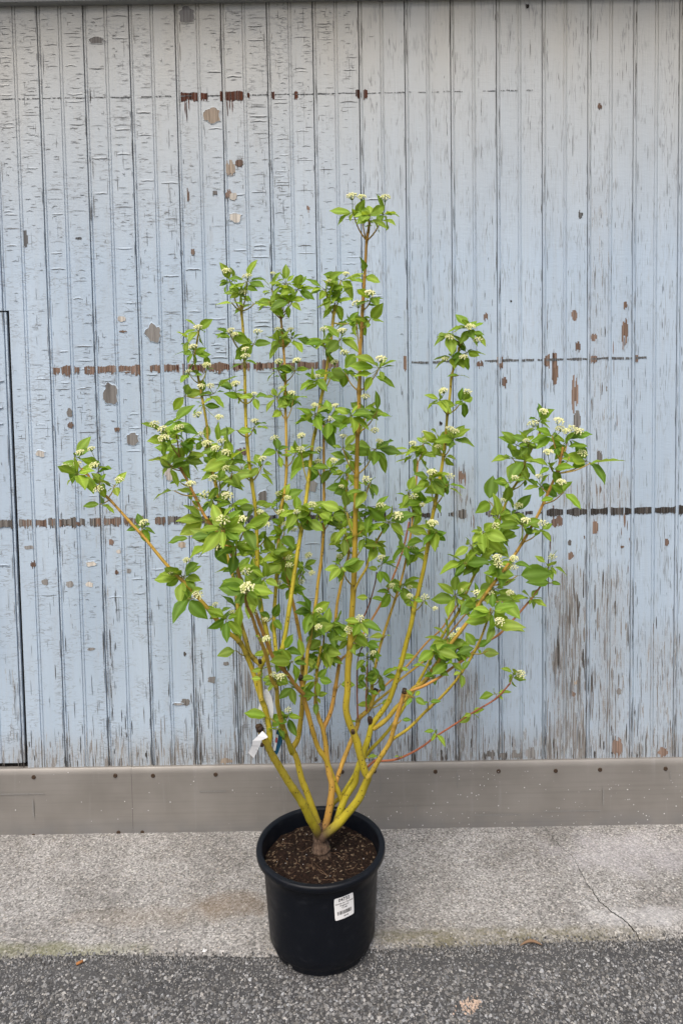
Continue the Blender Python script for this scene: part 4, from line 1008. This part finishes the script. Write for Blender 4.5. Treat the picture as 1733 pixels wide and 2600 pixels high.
FLW = [(893,498,1),(978,502,1),(918,500,.7),(909,771,1.25),(939,745,1),(836,714,.7),(878,695,.7),(822,836,.9),(868,840,1),(805,955,.6),(849,919,.8),(874,895,1),(967,912,1),(928,1007,.9),(799,1029,.7),(841,1063,.8),(851,1030,.7),
 (763,1141,1),(765,1106,.9),(697,1112,.9),(808,1172,.8),(809,1141,.9),(848,1169,.8),(891,1175,.7),(872,1108,.6),(951,1093,.8),(963,1120,.6),(930,1217,.9),(867,1235,.5),(793,1281,.9),(839,1278,.8),(753,1300,.7),(713,1301,.9),(707,1253,.7),(730,1264,.7),(725,1330,.9),(676,1331,.8),(748,1344,.6),
 (914,1273,.7),(966,1283,.9),(1009,1310,1.15),(1140,857,1.1),(1193,830,1.1),(1212,863,1),(1176,907,.9),(1129,912,.7),(1125,992,.9),(1186,995,.9),(1142,1089,1),(1154,1096,1),(1096,1199,1.1),(1142,1209,.9),(1048,1126,.9),(1081,1117,.8),(1078,1098,.6),(1050,1261,1),(1072,1282,.6),(1111,1134,.7),
 (1098,1328,1.2),(1048,1388,.7),(995,1487,.6),(1039,1491,.6),(1040,1513,.6),(1078,1516,.8),(968,1416,.9),(914,1570,.8),(887,1599,1),(925,1618,.6),(946,1658,.7),(810,1549,.6),(808,1592,.7),(818,1651,.6),(712,1719,.8),(693,1712,.5),(676,1622,.6),(731,1803,.6),
 (592,1558,.8),(546,1535,.5),(628,1492,1.3),(626,1452,1.1),(674,1573,.5),(645,1556,.5),(474,1422,.6),(434,1453,.6),(503,1511,1),(365,1327,1),(304,1218,.8),(168,1185,1),(204,1149,.8),(232,1140,.7),(239,1182,1),(251,1243,1),(198,1178,.7),
 (393,1077,.8),(416,1112,1),(455,1086,.9),(412,1090,.8),(482,1141,1.1),(525,1126,1.1),(562,1120,.8),(575,1149,1),(501,1053,1),(557,1059,.8),(509,1102,.7),(547,1139,.9),(541,1214,1),(485,1228,.8),(519,1258,1.4),(578,1260,1.3),(567,1320,1.2),(613,1319,1),(631,1377,1.1),(552,1386,1),(574,1189,.8),
 (783,1410,.8),(735,1435,.8),(708,1480,.6),(765,1478,.6),(792,1455,.6),(733,1416,.6),(503,832,1),(490,881,1),(525,927,.9),(479,943,.6),(511,981,.8),(534,980,.8),(576,688,1.1),(627,702,1.1),(618,742,1),(586,839,.8),(596,849,.7),(654,842,1),(623,887,.8),(624,905,1.1),(598,974,1),(646,1000,.6),(647,1069,.8),(666,1165,.9),(661,1300,.6),
 (705,836,.8),(737,837,.8),(707,918,1),(753,915,1),(714,985,.6),(741,998,.9),(693,694,.5),(1380,1045,1.1),(1352,1075,1.2),(1418,1069,1.1),(1334,1119,.6),(1391,1148,1),(1306,1213,.8),(1368,1210,.7),(1420,1088,.9),(1437,1095,.8),(1451,1088,1),(1469,1096,1),(1477,1151,1.1),(1424,1224,.9),(1377,1329,1),(1334,1322,1),(1255,1335,1.1),(1315,1284,1),(1276,1270,.5),
 (1262,1417,1),(1264,1433,1.1),(1304,1418,.8),(1304,1441,.7),(1212,1508,1.1),(1243,1505,.9),(1294,1505,.7),(1176,1500,.6),(1268,1578,.9),(1150,1615,.8),(1165,1600,.6),(1401,1414,.9),(1322,1712,.9),(862,1413,.8),(1104,1545,.4)]

LEAVES = []                                  # (size on the picture, verts, faces, colours)
TPROF = [(0, .0), (.10, .44), (.24, .84), (.40, 1.0), (.56, .96), (.72, .72), (.86, .36), (.95, .12), (1.0, .0)]
def leaf(base, d, nrm, L, colr):
    d = d.normalized(); nrm = (nrm - d * nrm.dot(d)).normalized(); sd_ = d.cross(nrm)
    wid = L * U(.215, .30); bend = U(.08, .70); fold = U(.08, .40); curl = U(-.25, .25); wav = U(.01, .065); ph = U(0, 6)
    vs = []; cs = []
    light = tuple(min(1, c * 1.45 + .03) for c in colr); edge = tuple(min(1, c * U(1.05, 1.3) + .01) for c in colr)
    for j, (t, wq) in enumerate(TPROF):
        c = base + d * (L * (t - .06 * bend * t * t)) - nrm * (bend * L * t * t * .6) + sd_ * (curl * L * t * t * .3)
        for q in (-1, -.52, 0, .52, 1):
            e = abs(q)
            up = fold * wid * wq * e + wav * L * math.sin(ph + t * 11 + q * 2) * e * wq
            vs.append(c + sd_ * (q * wid * wq) + nrm * up)
            cs.append(light if q == 0 else (edge if abs(q) == 1 else colr))
    n = len(TPROF); fs = [(j*5+k, j*5+k+1, (j+1)*5+k+1, (j+1)*5+k) for j in range(n-1) for k in range(4)]
    pv = []
    for v in vs:
        r_ = v - CAM; z = r_.dot(CF); pv.append((FPX*r_.dot(CR)/z, FPX*r_.dot(CU)/z))
    area = 0
    for f_ in fs:
        a = 0
        for i in range(4):
            p, q = pv[f_[i]], pv[f_[(i+1) % 4]]; a += p[0]*q[1] - q[0]*p[1]
        area += abs(a) / 2
    LEAVES.append((area, vs, fs, cs))
# flower cluster meshes: a flat dome of small buds on fine stalks
def flower_mesh(nb, seed):
    r_ = random.Random(seed); mb = MB(); R_ = .0150
    ico = [(0, 0, 1), (.894, 0, .447), (.276, .851, .447), (-.724, .526, .447), (-.724, -.526, .447), (.276, -.851, .447), (.724, .526, -.447), (-.276, .851, -.447), (-.894, 0, -.447), (-.276, -.851, -.447), (.724, -.526, -.447), (0, 0, -1)]
    icf = [(0,1,2),(0,2,3),(0,3,4),(0,4,5),(0,5,1),(1,6,2),(2,7,3),(3,8,4),(4,9,5),(5,10,1),(6,7,2),(7,8,3),(8,9,4),(9,10,5),(10,6,1),(11,7,6),(11,8,7),(11,9,8),(11,10,9),(11,6,10)]
    g = (.22, .30, .06)
    for i in range(nb):
        rr = R_ * math.sqrt((i + .5) / nb); a = i * 2.39996 + r_.uniform(-.3, .3)
        x, y = rr*math.cos(a), rr*math.sin(a); z = .0065 - .0065 * (rr / R_) ** 2 + r_.uniform(-.0014, .0014)
        s = r_.uniform(.0016, .0025); k = r_.uniform(0, 1)
        c = mixc((.86, .83, .52), (.66, .70, .27), k)
        mb.add([(x + v[0]*s, y + v[1]*s, z + v[2]*s*1.25) for v in ico], icf, c)
        p0 = Vector((0, 0, -.012)); p1 = Vector((x, y, z)); q = Vector((.0003, .0002, 0))
        mb.add([p0 - q, p0 + q, p1 + q, p1 - q], [(0, 1, 2, 3)], g)
    return mb.mesh('flower_cluster')
FM = [flower_mesh(n_, s_) for n_, s_ in ((34, 1), (28, 2), (42, 3), (22, 4))]
for f_ in FM: f_.materials.append(MBUD)

TOCAM = Vector((0, -1, .18)); UP = Vector((0, 0, 1))
CEN = []; TW = []
for ci, rec in enumerate(CL):
    nm, ay, cx, cy, rr, nl = rec[:6]
    sz = rec[6] if len(rec) > 6 else 40
    if nl > 4: nl += 2
    a3, t = stem_at_y(nm, ay)
    frontness = U(-.05, .05) * rr / 40
    Yc = max(-.95, min(-.075, a3.y + frontness - .01))
    c3 = at(cx, cy, Yc)
    if (c3 - a3).length > .20: Yc = a3.y; c3 = at(cx, cy, Yc)
    m_ = mpp(Yc)
    mb = MB(); s = STEMS[nm]; rb = max(1.1, min(2.1, s['rb'] * .62)) * m_
    tc = mixc(mixc(s['ca'], s['cb'], t), (.25, .24, .05), .45)
    span = c3 - a3; L = span.length
    if L > .004:
        mid = a3 + span * .45 + Vector((0, U(-.1, .05), -.10)) * L * .5 + Vector((span.x * .10, 0, 0))
        mb.tube(cr_curve([a3, mid, c3], 4), [rb * (1.15 - .5 * k / 8) for k in range(9)], 5, tc)
    young = U(0, 1) ** 2
    high = max(0, min(1, (1100 - cy) / 600.0))
    base_ang = U(0, 6.283)
    for k in range(nl):
        ang = base_ang + 2 * math.pi * (k + U(-.32, .32)) / nl
        dx, dz = math.cos(ang), math.sin(ang)
        ang += U(-.35, .35); dx, dz = math.cos(ang), math.sin(ang); dv = Vector((dx, U(-1.15, .5), dz * .68 + .06))
        if nl <= 2: dv = Vector((-1 if k or (nl == 1 and c3.x < a3.x) else 1, U(-.4, .1), U(-.12, .25)))
        Lf = sz * (U(.80, 1.42) if rnd.random() < .72 else U(.35, .75)) * m_
        off = max(0, rr - sz * 1.02) * m_ * U(.3, 1.0)
        b0 = c3 + dv.normalized() * off
        if rnd.random() < .35 and L > .02:          # some leaves sit lower on the twig
            b0 = a3 + span * U(.45, .95) + dv.normalized() * off * .6
        nrm = UP * U(.25, 1.0) + TOCAM * U(.05, .95) + Vector((U(-.75, .75), U(-.3, .3), U(-.35, .35)))
        # leaf stalk
        pet = dv.normalized() * (.10 * Lf); tip = b0 + pet
        if tip.y + dv.normalized().y * Lf > -.03: dv.y = -abs(dv.y) * .5
        mb.tube([c3 if off < .004 else c3 + (b0 - c3) * .15, tip], [.0007, .0006], 4, (.22, .24, .05))
        q = rnd.random()
        c = (.095, .190, .013) if q < .32 else ((.145, .252, .016) if q < .72 else (.215, .320, .030))
        c = mixc(c, (.33, .41, .070), max(young * .5, .30 * high) * U(.5, 1.2))
        v = U(.82, 1.18); leaf(tip, dv, nrm, Lf, tuple(x * v for x in c))
    TW.append((mb, nm)); CEN.append((cx, cy, c3, mb))
for fi, (fx, fy, fs_) in enumerate(FLW):
    best = min(range(len(CEN)), key=lambda i: math.hypot(CEN[i][0] - fx, (CEN[i][1] - fy) - (12 if CEN[i][1] > fy else -14)))
    cx, cy, c3, mb = CEN[best]; Y = c3.y - .030
    p = at(fx, fy, Y); m_ = mpp(Y)
    d = (UP * .9 + TOCAM * U(.35, .8) + Vector((U(-.3, .3), 0, 0))).normalized()
    sc_ = (.30 + .70 * fs_) * .94
    neck = p - d * .011 * sc_
    if (neck - c3).length > .006: mb.tube(cr_curve([c3, c3 + (neck - c3) * .5 + Vector((0, -.003, -.004)), neck], 3), [.0009] * 7, 5, (.23, .28, .06))
    o = obj('flower_cluster', FM[fi % 4], MBUD, shrub)
    o.matrix_parent_inverse = Matrix.Identity(4)
    o.location = p - shrub.location; o.scale = (sc_,) * 3
    o.rotation_mode = 'QUATERNION'; o.rotation_quaternion = d.to_track_quat('Z', 'Y')
for mb, nm in TW:
    if mb.v:
        mb.build('twig', MSTEM, SOBJ[nm], smooth=True)
LEAVES.sort(key=lambda q: -q[0])
for a_, vs, fs, cs in LEAVES[:290]:
    mb = MB(); mb.add(vs, fs, cs); mb.build('leaf', MLEAF, shrub, smooth=True)
mb = MB()
for a_, vs, fs, cs in LEAVES[290:]: mb.add(vs, fs, cs)
mb.build('foliage', MLEAF, shrub, smooth=True, kind='stuff')

# ------------------------------------------------------------------ tags hung in the shrub
def card(name, pts, Y, mat, label, cat, ycurve=0.0, thick=.0006, tilt=0.0):
    """thin flexible card: pts = (left px, right px) pairs from the bottom up, each ((x,y),(x,y))"""
    mb = MB(); vs = []; n = len(pts); Y = spread(Y) + DYS
    for i, (a, b) in enumerate(pts):
        yy = Y + ycurve * math.sin(math.pi * i / max(1, n-1)) + tilt * i / max(1, n-1)
        A, B = at(a[0], a[1], yy), at(b[0], b[1], yy + .004)
        vs += [A, B, A + Vector((0, thick, 0)), B + Vector((0, thick, 0))]
    fs = []
    for i in range(n-1):
        o = 4*i; fs += [(o, o+1, o+5, o+4), (o+3, o+2, o+6, o+7), (o+1, o+3, o+7, o+5), (o+2, o, o+4, o+6)]
    fs += [(0, 2, 3, 1), (4*n-4, 4*n-3, 4*n-1, 4*n-2)]
    mb.add(vs, fs)
    return mb.build(name, mat, label=label, cat=cat)
tag = card('care_tag', [((676, 1861), (689, 1858)), ((662, 1815), (694, 1808)), ((655, 1799), (694, 1795)), ((664, 1772), (690, 1770)), ((673, 1750), (679, 1750))], -.565, MTAGW, 'tall pointed white care tag with fine print among the left stems', 'tag')
mb = MB()
for k in range(11):
    t = k / 11; py = 1850 - 62 * t; xl = 672 - 10 * t + U(-1, 1); yp = spread(-.565) - .003 + DYS; a = at(xl, py, yp); b = at(xl + U(9, 19), py - 3, yp); mb.add([a, b, b + Vector((0, 0, .0008)), a + Vector((0, 0, .0008))], [(0, 1, 2, 3)])
mb.build('fine_print', MINK, tag)
tb = card('picture_tag', [((693, 1915), (704, 1916)), ((695, 1890), (714, 1890)), ((700, 1868), (719, 1868)), ((704, 1850), (716, 1850))], -.545, MTAGB, 'small blue and white picture tag behind the thick left stem', 'tag')
def strip(name, q, Y, mat, parent):
    Y = spread(-.545) + (Y + .545) + DYS; mb = MB(); mb.add([Vector((p.x, Y, p.z)) for p in (at(x, y, Y) for x, y in q)], [tuple(range(len(q)))]); return mb.build(name, mat, parent)
strip('white_panel', [(693, 1906), (699, 1906), (707, 1866), (701, 1864)], -.5472, MTAGW, tb)
strip('red_mark', [(699, 1885), (703, 1886), (704, 1874), (700, 1872)], -.5480, MTAGR, tb)
wt = card('barcode_tag', [((630, 1911), (644, 1925)), ((640, 1892), (660, 1893)), ((641, 1881), (664, 1880)), ((655, 1868), (680, 1872)), ((666, 1856), (679, 1868))], -.618, MTAGW, 'white barcode tag looped round the thick left stem', 'tag', ycurve=-.012)
mb = MB()
for k in range(9):
    t = k / 9; a = at(643 + 13 * t, 1912 - 20 * t, spread(-.618) - .016 + DYS); b = at(649 + 12 * t, 1917 - 19 * t, spread(-.618) - .016 + DYS); d = Vector((.0007 * U(.6, 1.6), 0, -.0005))
    mb.add([a, b, b + d, a + d], [(0, 1, 2, 3)])
mb.build('barcode', MINK, wt)

# ------------------------------------------------------------------ litter on the ground
p = atz(206, 2442, .003)
cb = thing('cigarette_butt', p, 'orange-brown cigarette butt with white end where concrete meets asphalt', 'litter')
d = Vector((.85, .55, .05)).normalized(); b0 = Vector((p.x, p.y, asp_z(p.x, p.y) + .0065))
mb = MB(); mb.tube([b0 - d*.013, b0 - d*.004, b0 + d*.006], [.0036, .0040, .0037], 10, (.36, .16, .06)); mb.build('filter', MCHIP, cb, smooth=True)
mb = MB(); mb.tube([b0 + d*.006, b0 + d*.011, b0 + d*.014], [.0036, .0033, .0024], 10, (.6, .58, .54)); mb.build('paper_end', MCHIP, cb, smooth=True)
p = atz(1345, 2378, .0); pts = []
for k in range(9):
    t = k / 8; q = atz(1318 + 56 * t, 2384 - 6 * math.sin(t * 3.4) - 2 * t, 0); pts.append(Vector((q.x, q.y - .004, asp_z(q.x, q.y) + .006 + .006 * math.sin(t * 3.14))))
mb = MB(); mb.tube(pts, [.0012, .0022, .0034, .004, .0042, .004, .0036, .0026, .001], 8, (.23, .15, .095))
mb.build('dry_leaf', MCHIP, smooth=True, label='curled brown dry leaf lying against the concrete edge', cat='leaf')
mb = MB()
for i in range(95):
    q = atz(1195 + rnd.gauss(0, 11) - (14 if i % 5 == 0 else 0), 2535 + rnd.gauss(0, 9) + (18 if i % 5 == 0 else 0), 0); s = U(.0012, .0046)
    k = U(.8, 1.15); stone(mb, (q.x, q.y, asp_z(q.x, q.y) + .0022), s, (.52*k, .40*k, .32*k), .9)
mb.build('brick_crumbs', MSTONE, label='patch of pinkish crumbs on the dark asphalt', cat='rubble', kind='stuff')
q = atz(519, 2415, 0); mb = MB(); zz = con_z(q.x, q.y) + .0015
mb.add([(q.x - .006, q.y - .003, zz), (q.x + .005, q.y - .005, zz + .002), (q.x + .008, q.y + .004, zz + .001), (q.x - .003, q.y + .006, zz + .004), (q.x, q.y, zz + .005)], [(0, 1, 4), (1, 2, 4), (2, 3, 4), (3, 0, 4), (3, 2, 1, 0)], (.7, .7, .7))
mb.build('paper_scrap', MSTONE, label='tiny white paper scrap on the concrete edge beside the pot', cat='litter')
print('leaves', len(LEAVES), 'clusters', len(CL), 'bare', len(BARE.f), 'crack', len(CRACK.f), 'ZF', ZF, 'ZTOP', ZTOP, 'RIMZ', RIMZ, 'pitch', PITCHW, 'POT', tuple(POT))
